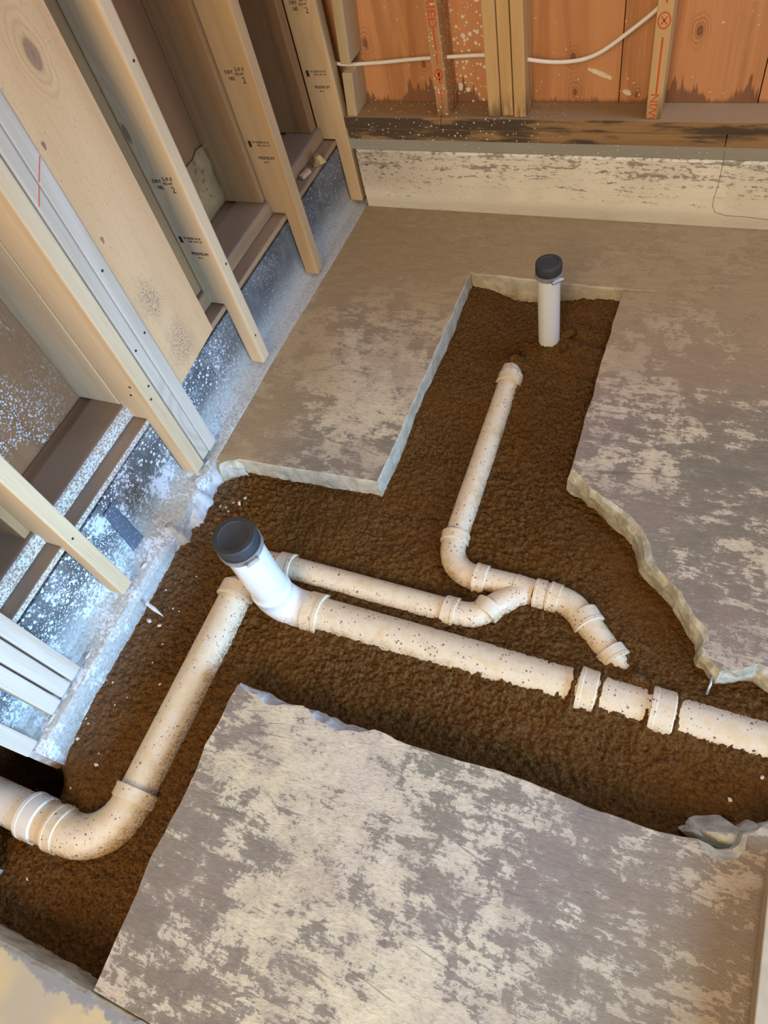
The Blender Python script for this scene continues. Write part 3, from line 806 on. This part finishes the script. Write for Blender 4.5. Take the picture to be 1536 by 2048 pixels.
def stamp(parent, yface, z, zt, seed=0):
    """black grade stamps on the side face of a new stud; z of the word, zt of the upper sideways mark"""
    yf = yface - 0.0004; n = 0
    text_mesh('grade_stamp', 'PREMIUM', 0.0125, (-0.055, yf, z), (1, 0, 0), (0, 0, 1), INK, parent, sx=1.0)
    text_mesh('grade_stamp', 'KD-19', 0.006, (-0.060, yf, z - 0.012), (1, 0, 0), (0, 0, 1), INK, parent)
    text_mesh('grade_stamp', '19 102030 10 18', 0.0085, (-0.058, yf, z + 0.046), (1, 0, 0), (0, 0, 1), INK, parent, sx=0.9)
    text_mesh('grade_stamp', '1001 234 5 18', 0.007, (-0.052, yf, z + 0.037), (1, 0, 0), (0, 0, 1), INK, parent)
    bm_obj('grade_stamp', box(-0.098, -0.089, yf - 0.0003, yf, z + 0.032, z + 0.050, 0), INK, parent)
    if zt:
        text_mesh('grade_stamp', 'S-P-F', 0.014, (-0.046, yf, zt + 0.012), (1, 0, 0), (0, 0, 1), INK, parent)
        text_mesh('grade_stamp', 'KD-HT', 0.009, (-0.050, yf, zt + 0.001), (1, 0, 0), (0, 0, 1), INK, parent)
        text_mesh('grade_stamp', '2', 0.022, (-0.042, yf, zt - 0.015), (1, 0, 0), (0, 0, 1), INK, parent)
        text_mesh('grade_stamp', 'DRY', 0.013, (-0.080, yf, zt + 0.006), (1, 0, 0), (0, 0, 1), INK, parent)
        text_mesh('grade_stamp', '185', 0.013, (-0.078, yf, zt - 0.010), (1, 0, 0), (0, 0, 1), INK, parent)
def new_stud(y0, y1, label, mat=NEW, z0=0.021, group=None, notch=0.2395, front=-0.010, bev=0.004):
    prof = [(front, z0), (front, TOP), (-0.112, TOP), (-0.112, notch), (-0.0585, notch), (-0.0575, notch - 0.012), (-0.056, z0)]
    bm = prism(prof, 'y', y0, y1); bevel(bm, bev, 2)
    e = empty('wall_stud', ((front - 0.05), (y0 + y1) / 2, z0), label, 'stud', group)
    bm_obj('stud_body', bm, mat, e)
    return e
def nails(e, pts, mat=INK, r=0.0032):
    for x, y, z, ax in pts:
        bm = bmesh.new(); bmesh.ops.create_cone(bm, cap_ends=True, segments=10, radius1=r, radius2=r, depth=0.0012)
        rot = Matrix.Rotation(math.pi / 2, 3, 'Y') if ax == 'x' else Matrix.Rotation(math.pi / 2, 3, 'X')
        for v in bm.verts: v.co = rot @ v.co + Vector((x, y, z))
        bm_obj('nail_head', bm, mat, e)
A = new_stud(-0.008, 0.031, 'notched new stud in the back left corner, its foot against the back wall')
stamp(A, -0.008, 0.405, 0.63)
B = new_stud(-0.394, -0.356, 'brown-edged notched new stud, second from the back corner on the left wall', OLDC)
stamp(B, -0.394, 0.415, 0.64)
Cs = new_stud(-0.795, -0.757, 'clean pale notched new stud with a lone foot, beside the wide knotty board', NEW, bev=0.006)
stamp(Cs, -0.795, 0.405, 0.60)
nails(Cs, [(-0.0098, -0.772, 0.86, 'x'), (-0.0098, -0.77, 0.36, 'x'), (-0.0098, -0.78, 0.12, 'x')])
D1 = new_stud(-1.2125, -1.1735, 'near stud of the triple post left of the wide board, broad tan side showing', NEW)
nails(D1, [(-0.0098, -1.185, 0.34, 'x'), (-0.0098, -1.2, 0.31, 'x'), (-0.035, -1.213, 0.36, 'y'), (-0.05, -1.213, 0.33, 'y')])
D2 = new_stud(-1.1695, -1.138, 'middle grey stud of the triple post left of the wide board', NEWG, z0=0.03)
nails(D2, [(-0.0098, -1.16, 0.43, 'x')])
D3 = new_stud(-1.1365, -1.0985, 'far stud of the triple post, edge to edge with the wide board', NEWG, z0=0.026)
nails(D3, [(-0.0098, -1.112, 0.44, 'x'), (-0.0098, -1.12, 0.62, 'x')])
# faint red pencil line across the two grey studs
ribbon('pencil_line', [(-0.0096, -1.165, 0.80), (-0.0096, -1.140, 0.825)], 0.002, (1, 0, 0), REDINK, D2, 0.0003)
ribbon('pencil_line', [(-0.0096, -1.135, 0.83), (-0.0096, -1.102, 0.86)], 0.002, (1, 0, 0), REDINK, D3, 0.0003)
E1 = new_stud(-1.5905, -1.5515, 'single pale stud over the bluish curb, left of the capped riser pipe', NEW)
nails(E1, [(-0.0098, -1.575, 0.27, 'x')])
F1 = new_stud(-1.8205, -1.7835, 'topmost in view of three spaced studs at the left picture edge', NEWG)
F2 = new_stud(-1.8625, -1.8245, 'middle of three spaced studs at the left picture edge', NEWG)
F3 = new_stud(-1.9035, -1.8665, 'lowest in view of three spaced studs at the left picture edge', NEWG, z0=0.018)
G1 = new_stud(-2.0005, -1.9625, 'dirty-footed stud at the end of the left curb, above the dark hollow', NEWG, z0=0.014)
# wide board (2x8) set between the triple post and the pale stud
bm = prism([(-1.0965, 0.250), (-0.913, 0.266), (-0.913, TOP), (-1.0965, TOP)], 'x', -0.052, -0.013); bevel(bm, 0.0012, 1)
Wb = empty('wide_board', (-0.03, -1.0, 0.25), 'wide pale knotty board standing between the triple post and the pale stud', 'board')
bm_obj('board_face', bm, BOARD, Wb)
kc = at(66, 108, 0, -0.0128)
def knot_part(e, c, ry, rz_):
    for k, (s, mt) in enumerate(((1.0, KNOT),)):
        vs = [(c[0], c[1], c[2])]; n_ = 28
        for i in range(n_):
            a = 2 * math.pi * i / n_; q = 1 + 0.16 * math.sin(3 * a + 1) + 0.08 * math.sin(5 * a)
            vs.append((c[0] - 0.0002, c[1] + ry * s * q * math.cos(a), c[2] + rz_ * s * q * math.sin(a)))
        fs = [(0, 1 + i, 1 + (i + 1) % n_) for i in range(n_)]
        vs += [(v[0] - 0.002, v[1], v[2]) for v in vs[1:]]
        fs += [(1 + i, n_ + 1 + i, n_ + 1 + (i + 1) % n_, 1 + (i + 1) % n_) for i in range(n_)]
        mesh_obj('knot', vs, fs, mt, e)
knot_part(Wb, kc, 0.0035, 0.007)
for u, v in ((88, 291), (205, 480)):
    knot_part(Wb, at(u, v, 0, -0.0128), 0.004, 0.008)
# old studs behind, standing on the round-edged plate
def old_stud(y0, y1, label, mat=OLD, x0=-0.2495, x1=-0.1135):
    return thing_mesh('wall_stud', box(x0, x1, y0, y1, 0.2805, TOP, 0.003), mat, label, 'stud', base=((x0 + x1) / 2, (y0 + y1) / 2, 0.2805))
old_stud(-0.046, -0.0085, 'old brown stud with a light front edge, behind the corner stud', OLD)
old_stud(-0.409, -0.371, 'deep brown knotty old stud behind the second new stud from the back corner', OLD)
old_stud(-0.823, -0.785, 'shaded old stud behind the clean pale stud', OLD)
old_stud(-1.2125, -1.1745, 'old stud with a knotty tan side behind the triple post', NEW)
old_stud(-1.6105, -1.5725, 'old brown stud behind the single pale stud at the left', OLD)
old_stud(-1.8735, -1.8355, 'old stud behind the three spaced studs at the left edge', OLD)
# wooden wedge and chips lying on the left plates near the corner
c = at(612, 283, 2, 0.2365)
bm = prism([(0, 0), (0.045, 0.0), (0.030, 0.028), (0.010, 0.03)], 'y', -0.012, 0.012)
for v in bm.verts: v.co = Matrix.Rotation(0.8, 3, 'Z') @ v.co + Vector((-0.075, -0.15, 0.2365))
bevel(bm, 0.001, 1)
thing_mesh('wood_offcut', bm, OLDB, 'small wooden wedge on the left ledge near the back corner', 'wood scrap', base=(-0.075, -0.15, 0.2365))
bm = box(-0.02, 0.02, -0.008, 0.008, 0, 0.012, 0.001)
for v in bm.verts: v.co = Matrix.Rotation(1.3, 3, 'Z') @ v.co + Vector((-0.078, -0.20, 0.2362))
thing_mesh('wood_offcut', bm, NEW, 'tiny pale wood chip lying in front of the wedge on the ledge', 'wood scrap', base=(-0.078, -0.2, 0.2362))
# torn backing panel low on the sheathing between the second and third studs
bm = bmesh.new(); rows = []
for i in range(24):
    row = []
    for j in range(20):
        y = -0.755 + 0.345 * i / 23
        top = 0.45 + 0.03 * fbm([y * 16], [3], 70)[0]
        z = 0.281 + (top - 0.281) * j / 19
        row.append(bm.verts.new((-0.242 + 0.008 * fbm([y * 22], [z * 22], 71)[0] + 0.004 * math.sin(j / 19 * 3.1), y, z)))
    rows.append(row)
for a, b in zip(rows[:-1], rows[1:]):
    for j in range(19): bm.faces.new((a[j], b[j], b[j + 1], a[j + 1]))
ex = bmesh.ops.extrude_face_region(bm, geom=list(bm.faces))
for v in [g_ for g_ in ex['geom'] if isinstance(g_, bmesh.types.BMVert)]: v.co.x -= 0.006
o = bm_obj('torn_backing_panel', bm, TORN, wl, smooth=True)
tag(o, label='mouldy tan torn panel at the bottom of the left plywood')
c = at(415, 275, 0, -0.235)
rock('wood_block', (-0.236, float(c[1]), float(c[2])), (0.014, 0.03, 0.03), OLD, wl, 5, 2)
# scrap of black scrim stuck to the curb
qs = [at(u, v, 0, -0.055) for u, v in ((224, 1006), (296, 1082), (276, 1110), (208, 1030))]
vs = [tuple(q_) for q_ in qs] + [(q_[0] - 0.0015, q_[1], q_[2]) for q_ in qs]
o = mesh_obj('scrim_patch', vs, [(0, 1, 2, 3), (7, 6, 5, 4)] + [(i, i + 4, (i + 1) % 4 + 4, (i + 1) % 4) for i in range(4)], FABRIC, wl)
tag(o, label='unpainted patch of black woven scrim')

# ------------------------------------------------------------------ studs, back wall
def back_stud(x0, x1, label, mat, z0=0.3115, z1=TOP, lean=0.0, y0=0.006, group=None):
    bm = box(x0, x1, y0, 0.0885, z0, z1, 0.003)
    for v in bm.verts: v.co.x += lean * (v.co.z - 0.3115)
    e = empty('back_stud', ((x0 + x1) / 2, 0.045, z0), label, 'stud', group)
    bm_obj('stud_body', bm, mat, e); return e
cs1 = back_stud(0.004, 0.037, 'short weathered corner block under the white cable gap', WEATH, z1=0.441, lean=0.10, y0=0.0)
cs2 = back_stud(0.004, 0.037, 'weathered corner stud cut off above the white cable', WEATH, z0=0.466, lean=0.10, y0=0.0)
H = back_stud(0.303, 0.340, 'orange back stud with red DRIED lettering and paint specks', OLDH)
text_mesh('red_lettering', 'DRIED', 0.034, (0.3215, 0.0055, 0.606), (0, 0, -1), (1, 0, 0), REDINK, H, sx=1.15)
for z0, z1 in ((0.497, 0.553), (0.455, 0.487), (0.405, 0.445), (0.36, 0.39)):
    ribbon('red_line', [(0.323, 0.0057, z1), (0.323, 0.0057, z0)], 0.004, (0, -1, 0), REDINK, H, 0.0003)
def ring_mark(e, cx, cz, r, y=0.0057):
    pts = [(cx + r * 0.8 * math.cos(a), y, cz + r * math.sin(a)) for a in np.linspace(0, 2 * math.pi, 20)]
    ribbon('red_mark', pts, 0.003, (0, -1, 0), REDINK, e, 0.0003)
    ribbon('red_mark', [(cx - r * .4, y, cz - r * .5), (cx + r * .4, y, cz + r * .5)], 0.003, (0, -1, 0), REDINK, e, 0.0003)
    ribbon('red_mark', [(cx - r * .4, y, cz + r * .5), (cx + r * .4, y, cz - r * .5)], 0.003, (0, -1, 0), REDINK, e, 0.0003)
ring_mark(H, 0.322, 0.432, 0.014)
back_stud(0.4615, 0.497, 'leftmost of the three joined pine studs on the back wall', OLDB)
back_stud(0.4985, 0.533, 'recessed middle one of the three joined pine studs on the back wall', OLDB, y0=0.013)
back_stud(0.5375, 0.572, 'rightmost of the three joined pine studs, the cable leaving its side', OLDB)
K = back_stud(0.9005, 0.938, 'pale back stud with a red line, circled cross and WIN lettering', OLDB)
text_mesh('red_lettering', 'WIN', 0.030, (0.9195, 0.0055, 0.345), (0, 0, 1), (-1, 0, 0), REDINK, K, sx=1.1)
ribbon('red_line', [(0.921, 0.0057, 0.378), (0.921, 0.0057, 0.515)], 0.0042, (0, -1, 0), REDINK, K, 0.0003)
ribbon('red_line', [(0.921, 0.0057, 0.59), (0.921, 0.0057, 0.75)], 0.0042, (0, -1, 0), REDINK, K, 0.0003)
ring_mark(K, 0.920, 0.552, 0.018)
# plaster smears on the sheathing
def smear(u0, v0, u1, v1, w_, seed):
    a = Vector(at(u0, v0, 1, 0.0885)); b = Vector(at(u1, v1, 1, 0.0885))
    n_ = 14; vs = []; fs = []
    for i in range(n_ + 1):
        t = i / n_; p = a.lerp(b, t); d = (b - a).normalized(); s = d.cross(Vector((0, -1, 0))).normalized()
        ww = w_ * (0.45 + 0.9 * abs(vnoise([i * 0.7], [seed], 9)[0]) + 0.3 * t) * math.sin(math.pi * min(1, max(0.08, t * 0.94 + .04))) ** 0.4
        for sgn in (-1, 1): vs.append(tuple(p + s * sgn * ww))
        for sgn in (1, -1): vs.append(tuple(p + s * sgn * ww * 0.7 + Vector((0, -0.003, 0))))
    for i in range(n_):
        a_ = i * 4
        for k in range(4): fs.append((a_ + k, a_ + (k + 1) % 4, a_ + 4 + (k + 1) % 4, a_ + 4 + k))
    fs += [(3, 2, 1, 0), tuple(n_ * 4 + k for k in range(4))]
    tag(mesh_obj('plaster_smear', vs, fs, PLASTER, wb), label='dried cream plaster smear on the orange plywood')
smear(1176, 137, 1224, 157, 0.008, 1); smear(1246, 181, 1262, 188, 0.009, 2)
# crumbs of sawdust in the stud corners stay with the plate dust; white cable through the studs
def tube(path, rad, seg=20, flat=None, caps=True):
    P = [Vector(p) for p in path]; n = len(P)
    R_ = rad if isinstance(rad, (list, tuple)) else [rad] * n
    bm = bmesh.new(); rings = []
    t0 = (P[1] - P[0]).normalized(); up = Vector((0, 0, 1))
    if abs(t0.dot(up)) > 0.9: up = Vector((0, 1, 0))
    u = (up - t0 * up.dot(t0)).normalized()
    for i in range(n):
        if i == 0: t = (P[1] - P[0])
        elif i == n - 1: t = P[-1] - P[-2]
        else:
            t = (P[i + 1] - P[i]).normalized() + (P[i] - P[i - 1]).normalized() if (P[i + 1] - P[i]).length > 1e-7 and (P[i] - P[i - 1]).length > 1e-7 else (P[min(i + 1, n - 1)] - P[max(i - 1, 0)])
        if t.length < 1e-9: t = t0
        t = t.normalized(); u = (u - t * u.dot(t)).normalized(); b = t.cross(u); t0 = t
        rings.append([bm.verts.new(P[i] + (u * math.cos(2 * math.pi * k / seg) + b * math.sin(2 * math.pi * k / seg)) * R_[i]) for k in range(seg)])
    for a, b in zip(rings[:-1], rings[1:]):
        for k in range(seg): bm.faces.new((a[k], a[(k + 1) % seg], b[(k + 1) % seg], b[k]))
    if caps:
        bm.faces.new(rings[0][::-1]); bm.faces.new(rings[-1])
    return bm
def smooth_path(pts, n=10):
    P = [Vector(p) for p in pts]; out = []
    for i in range(len(P) - 1):
        p0 = P[max(i - 1, 0)]; p1 = P[i]; p2 = P[i + 1]; p3 = P[min(i + 2, len(P) - 1)]
        for k in range(n):
            t = k / n
            out.append(0.5 * ((2 * p1) + (p2 - p0) * t + (2 * p0 - 5 * p1 + 4 * p2 - p3) * t * t + (3 * p1 - p0 - 3 * p2 + p3) * t ** 3))
    return out + [P[-1]]
cp = [(-0.03, 0.045, 0.452)] + [tuple(at(u, v, 1, 0.042)) for u, v in ((690, 129), (760, 125), (820, 119), (860, 116), (900, 113.5), (968, 110), (1010, 113), (1055, 119), (1100, 124), (1140, 123), (1175, 116), (1210, 99), (1260, 62), (1312, 20))]
cp += [(0.93, 0.042, 0.60), (0.99, 0.042, 0.66)]
o = bm_obj('cable', tube(smooth_path(cp, 6), 0.0052, 10), CABLE, smooth=True)
tag(o, 'white electrical cable running through the back wall studs', 'cable')

# ------------------------------------------------------------------ drain pipes
R3, R2 = 0.0445, 0.0302
def seg_pipe(name, path, r, mat, parent, label=None, seg=32):
    o = bm_obj(name, tube(path, r, seg), mat, parent)
    shade(o); 
    if label: o['label'] = label
    return o
def shade(o, ang=40):
    me = o.data
    me.polygons.foreach_set('use_smooth', [True] * len(me.polygons))
    me.set_sharp_from_angle(angle=math.radians(ang))
def hub(name, a, b, r, mat, parent, lip=0.003):
    """socket of a fitting: a collar with a stepped lip, from a to b"""
    a = Vector(a); b = Vector(b); d = b - a
    pts = [a, a + d * 0.02, a + d * 0.22, a + d * 0.25, a + d * 0.94, b]
    rad = [r + lip * 0.3, r + lip, r + lip, r + lip * 0.75, r + lip * 0.7, r + lip * 0.1]
    o = bm_obj(name, tube(pts, rad, 32), mat, parent); shade(o, 30); return o
def arc(c, r, a0, a1, ux, uy, n=14):
    c = Vector(c); ux = Vector(ux); uy = Vector(uy)
    return [c + ux * r * math.cos(a0 + (a1 - a0) * i / n) + uy * r * math.sin(a0 + (a1 - a0) * i / n) for i in range(n + 1)]
ZM = -0.075
main = empty('drain_line', (0.345, -1.465, ZM), 'thick half-buried white drain line running from the hollow to the right, with a black-capped riser', 'pipe')
YM = -1.465
# left end, coupling, elbow, run
yl = -2.103; xr = 0.226
seg_pipe('pipe', [(-0.30, yl, ZM), (0.035, yl, ZM)], R3, PVCS, main, 'clean bluish white pipe coming out of the dark hollow')
hub('coupling', (0.005, yl, ZM), (0.05, yl, ZM), R3 + 0.004, PVCS, main, 0.004)
seg_pipe('pipe', [(0.045, yl, ZM), (0.10, yl, ZM)], R3 + 0.002, PVC, main)
hub('coupling', (0.082, yl, ZM), (0.112, yl, ZM), R3 + 0.003, PVC, main, 0.004)
rr = 0.105
el = arc((xr - rr, yl + rr, ZM), rr, -math.pi / 2, 0, (1, 0, 0), (0, 1, 0))
seg_pipe('elbow', [(0.10, yl, ZM)] + el + [(xr, yl + rr + 0.012, ZM)], R3 + 0.002, PVC, main, 'wide sweeping dirty elbow at the lower left')
hub('coupling', (xr, yl + rr + 0.028, ZM), (xr, yl + rr - 0.002, ZM), R3 + 0.003, PVC, main, 0.005)
seg_pipe('pipe', [(xr, yl + rr + 0.02, ZM), (xr - 0.003, -1.475, ZM + 0.006)], R3 - 0.001, PVC, main, 'long dusty pipe lying beside the left wall')
hub('coupling', (xr - 0.003, -1.492, ZM + 0.006), (xr - 0.003, -1.452, ZM + 0.006), R3 + 0.003, PVC, main, 0.004)
seg_pipe('pipe', [(xr - 0.003, -1.47, ZM + 0.006), (xr - 0.003, -1.44, ZM), (xr, -1.40, ZM - 0.04)], R3, PVC, main)
# riser with elbow into the main
xv = 0.343
rr = 0.062
el = arc((xv + rr, YM, ZM + rr), rr, 1.5 * math.pi, math.pi, (1, 0, 0), (0, 0, 1))
seg_pipe('elbow', [(0.43, YM, ZM)] + el + [(xv, YM, 0.004)], R3 + 0.0045, PVCS, main, 'white elbow turning up into the riser')
hub('riser_socket', (xv, YM, 0.012), (xv, YM, -0.028), R3 + 0.003, PVCW, main, 0.0025)
seg_pipe('upright_pipe', [(xv, YM, 0.0), (xv, YM, 0.225)], R3, PVCW, main, 'clean white upright pipe', 48)
hub('coupling', (0.462, YM, ZM), (0.418, YM, ZM), R3 + 0.004, PVC, main, 0.005)
seg_pipe('pipe', [(0.455, YM, ZM), (1.062, YM, ZM)], R3, PVC, main, 'thick dusty main pipe with soil crumbs on top', 40)
hub('coupling', (1.072, YM, ZM), (1.111, YM, ZM), R3 + 0.004, PVC, main, 0.004)
seg_pipe('pipe', [(1.05, YM, ZM), (1.24, YM, ZM)], R3 + 0.001, PVC, main)
hub('coupling', (1.2165, YM, ZM), (1.264, YM, ZM), R3 + 0.004, PVC, main, 0.005)
seg_pipe('pipe', [(1.25, YM, ZM), (1.75, YM, ZM)], R3 + 0.001, PVC, main)

def lathe(prof, c, seg=40):
    bm = bmesh.new(); rings = []
    for r, z in prof:
        if r < 1e-6: rings.append([bm.verts.new((c[0], c[1], c[2] + z))])
        else: rings.append([bm.verts.new((c[0] + r * math.cos(2 * math.pi * k / seg), c[1] + r * math.sin(2 * math.pi * k / seg), c[2] + z)) for k in range(seg)])
    for a, b in zip(rings[:-1], rings[1:]):
        for k in range(seg):
            q_ = [a[k % len(a)], a[(k + 1) % len(a)], b[(k + 1) % len(b)], b[k % len(b)]]
            u_ = []
            for v in q_:
                if v not in u_: u_.append(v)
            if len(u_) > 2: bm.faces.new(u_)
    return bm
def cap(parent, c, R_, h, ang, groove=True):
    t = 0.0035
    prof = [(R_ - 0.004, 0.0), (R_ + t * 0.6, 0.0), (R_ + t, 0.002), (R_ + t, h * 0.30), (R_ + t * 0.6, h * 0.33), (R_ + t * 0.6, h * 0.44), (R_ + t * 1.2, h * 0.48),
            (R_ + t * 1.2, h * 0.90), (R_ + t * 0.9, h * 0.97), (R_ + t * 0.4, h), (R_ * 0.80, h + 0.0003), (R_ * 0.775, h - 0.0008), (R_ * 0.74, h - 0.0016), (0, h - 0.0012)]
    o = bm_obj('rubber_cap', lathe(prof, c), RUBBER, parent); shade(o, 35); o['label'] = 'black rubber cap'
    band = [(R_ + t * 1.0, h * 0.06), (R_ + t * 1.75, h * 0.06), (R_ + t * 1.75, h * 0.36), (R_ + t * 1.0, h * 0.36), (R_ + t * 1.0, h * 0.06)]
    b = bm_obj('clamp', lathe(band, c), STEEL, o); shade(b, 30); b['label'] = 'steel worm-drive clamp'
    # screw housing
    bm = box(-0.011, 0.011, -0.004, 0.006, -0.006, 0.006, 0.0015)
    sc = bmesh.ops.create_cone(bm, cap_ends=True, segments=10, radius1=0.0045, radius2=0.0045, depth=0.032)
    for v in sc['verts']: v.co = Matrix.Rotation(math.pi / 2, 3, 'Y') @ v.co + Vector((0, 0.004, 0))
    for v in bm.verts:
        v.co = Matrix.Rotation(ang - math.pi / 2, 3, 'Z') @ (v.co + Vector((0, R_ + t * 1.6 + 0.003, 0))) + Vector((c[0], c[1], c[2] + h * 0.22))
    # merged into the clamp level as its own piece under the cap
    k = bm_obj('clamp_screw', bm, STEEL, o)
    return o
cap(main, (xv, YM, 0.203), R3, 0.052, math.radians(-32))

# back riser
rb = empty('riser_pipe', (0.763, -0.488, -0.07), 'slim clean white pipe standing in the soil at the back, with a black cap', 'pipe')
seg_pipe('pipe', [(0.763, -0.488, -0.12), (0.763, -0.488, 0.195)], R2 - 0.0005, PVCW, rb, None, 40)
cap(rb, (0.763, -0.488, 0.178), R2, 0.042, math.radians(-45))

# slim branch line
br = empty('branch_line', (0.9, -1.27, -0.062), 'slim dirty white branch pipe with a wye, bends and couplings, amid the soil', 'pipe')
ZB = -0.065
def q3(u, v, z=ZB): 
    p = at(u, v, 2, z); return Vector(p)
def pp(name, pts, r=R2, mat=PVC, label=None): return seg_pipe(name, smooth_path(pts, 5) if len(pts) > 2 else pts, r, mat, br, label, 28)
def cpl(a, b, r=R2 + 0.003): return hub('coupling', a, b, r, PVC, br, 0.0035)
# run to the back
pp('pipe', [q3(1018, 765, ZB - .002), q3(911, 1078)], R2, PVC, 'slim dusty pipe pointing to the back riser')
cpl(q3(1016, 772, ZB), q3(1023, 752, ZB))
pp('elbow', [q3(1020, 760, ZB - .002), q3(1024, 742, ZB - .012), q3(1030, 728, ZB - .04)], R2 + .002)
cpl(q3(913, 1070), q3(908, 1088))
pp('elbow', [q3(910, 1080), q3(906, 1104), q3(912, 1128), q3(932, 1148), q3(958, 1158)], R2 + .001, PVC, 'slim quarter bend')
cpl(q3(950, 1155), q3(975, 1161))
pp('pipe', [q3(965, 1158), q3(1040, 1176)], R2)
# wye
pp('wye', [q3(1030, 1174), q3(1068, 1187)], R2 + .0015, PVC, 'wye body')
pp('wye_arm', [q3(1056, 1184), q3(1020, 1196), q3(975, 1222)], R2 + .0005, PVC)
cpl(q3(1069, 1187), q3(1092, 1192)); cpl(q3(1097, 1193), q3(1120, 1200))
pp('elbow', [q3(1085, 1191), q3(1112, 1197), q3(1140, 1210), q3(1160, 1230), q3(1172, 1245)], R2 + .002, PVC, 'slim bend after the wye')
cpl(q3(1180, 1254), q3(1163, 1226))
pp('pipe', [q3(1170, 1240), q3(1222, 1312, ZB - .006)], R2)
cpl(q3(1233, 1325, ZB - .006), q3(1216, 1302, ZB - .005))
pp('pipe', [q3(1222, 1312, ZB - .006), q3(1275, 1385, ZB - .034)], R2 - .001)
# arm to the left
cpl(q3(983, 1211), q3(966, 1231))
pp('elbow', [q3(978, 1219), q3(955, 1230), q3(930, 1230), q3(902, 1224)], R2 + .001)
cpl(q3(914, 1227), q3(888, 1219))
pp('pipe', [q3(895, 1222), q3(572, 1133)], R2, PVC, 'slim pipe running behind the black-capped riser')
cpl(q3(588, 1137), q3(560, 1130))
pp('pipe', [q3(572, 1133), q3(535, 1124, ZB - .01)], R2)

# ------------------------------------------------------------------ debris on the soil
def chip(u, v, r, seed, label, group=None, cat='chip', mat=CHIP, fl_=0.55):
    p = soil_px(u, v)
    o = rock('concrete_chip' if cat == 'chip' else 'soil_clod', (float(p[0]), float(p[1]), float(p[2]) + r * 0.12), (r, r * 0.8, r * fl_), mat, None, seed, 1 if r < 0.02 else 3, rz=seed * 1.3)
    return tag(o, label, cat, group)
chip(464, 1004, .0105, 1, 'larger flat pale chip behind the front black cap')
chip(478, 1007, .0105, 2, 'flat pale chip touching the larger one behind the front black cap')
chip(490, 996, .007, 3, 'pale chip farthest right of the cluster behind the front black cap')
chip(441, 1013, .0075, 4, 'pale chip farthest left of the cluster behind the front black cap')
chip(453, 1016, .0065, 5, 'small pale chip in the cluster nearest the front black cap')
chip(457, 1024, .005, 6, 'tiny pale chip almost touching the front black cap')
chip(300, 1242, .012, 7, 'biggest pale chip beside the broken footing under the single stud')
chip(320, 1251, .008, 8, 'pale chip right of the biggest chip under the single stud')
chip(317, 1367, .0085, 9, 'lone pale chip midway between the left wall and the long pipe')
chip(193, 1529, .0075, 10, 'lone round chip near the bottom of the soil by the left wall')
for k, (u, v, r) in enumerate([(155, 1478, .006), (142, 1576, .0045), (86, 1584, .005), (94, 1590, .005), (177, 1447, .004), (173, 1438, .004), (198, 1507, .0035), (332, 1180, .004), (347, 1217, .005), (423, 1067, .004),
                               (214, 1360, .004), (226, 1365, .004), (325, 1288, .004), (305, 1325, .0045), (393, 1153, .004), (230, 1410, .0035), (155, 1462, .004), (150, 1612, .004), (372, 1330, .003), (255, 1395, .003), (280, 1300, .003), (360, 1225, .0035)]):
    chip(u, v, r, 20 + k, 'tiny pale concrete crumb scattered on the soil between left wall and pipe', 'pale crumbs by the left wall')
chip(1460, 1600, .006, 60, 'pale chip at the right end of the trench, nearest the front slab')
chip(1524, 1555, .006, 61, 'pale chip on the soil at the right picture edge')
chip(55, 1758, .0055, 62, 'pale chip alone on the dark soil at the lower left')
chip(1134, 672, .026, 63, 'round soil clod right of the back riser', cat='clod', mat=SOIL, fl_=0.8)
chip(1127, 697, .020, 64, 'lower soil clod at the foot of the back riser', cat='clod', mat=SOIL, fl_=0.7)
p0 = soil_px(1412, 1390); p1 = at(1424, 1348, 2, -0.03)
o = bm_obj('wire_stub', tube([tuple(p0 + np.array([0, 0, .004])), tuple((p0 + p1) / 2 + np.array([.002, 0, .006])), tuple(p1)], 0.0028, 8), STEEL, smooth=True)
tag(o, 'grey wire stub sticking out below the broken right slab edge', 'wire')
a = at(292, 1206, 2, -0.02); b = soil_px(328, 1234) + np.array([0, 0, 0.004])
o = bm_obj('splinter', tube([tuple(a), tuple((a + b) / 2 + np.array([0, 0, .006])), tuple(b)], [0.004, 0.0055, 0.001], 6), CHIP)
tag(o, 'pale splinter poking from the footing over the soil', 'splinter')

# ------------------------------------------------------------------ right edge board
thing_mesh('edge_board', box(1.442, 1.535, -3.2, -1.685, 0.0005, 0.038, 0.002), TRIM, 'tan board lying along the floor at the lower right picture edge', 'board', base=(1.49, -2.4, 0.0))
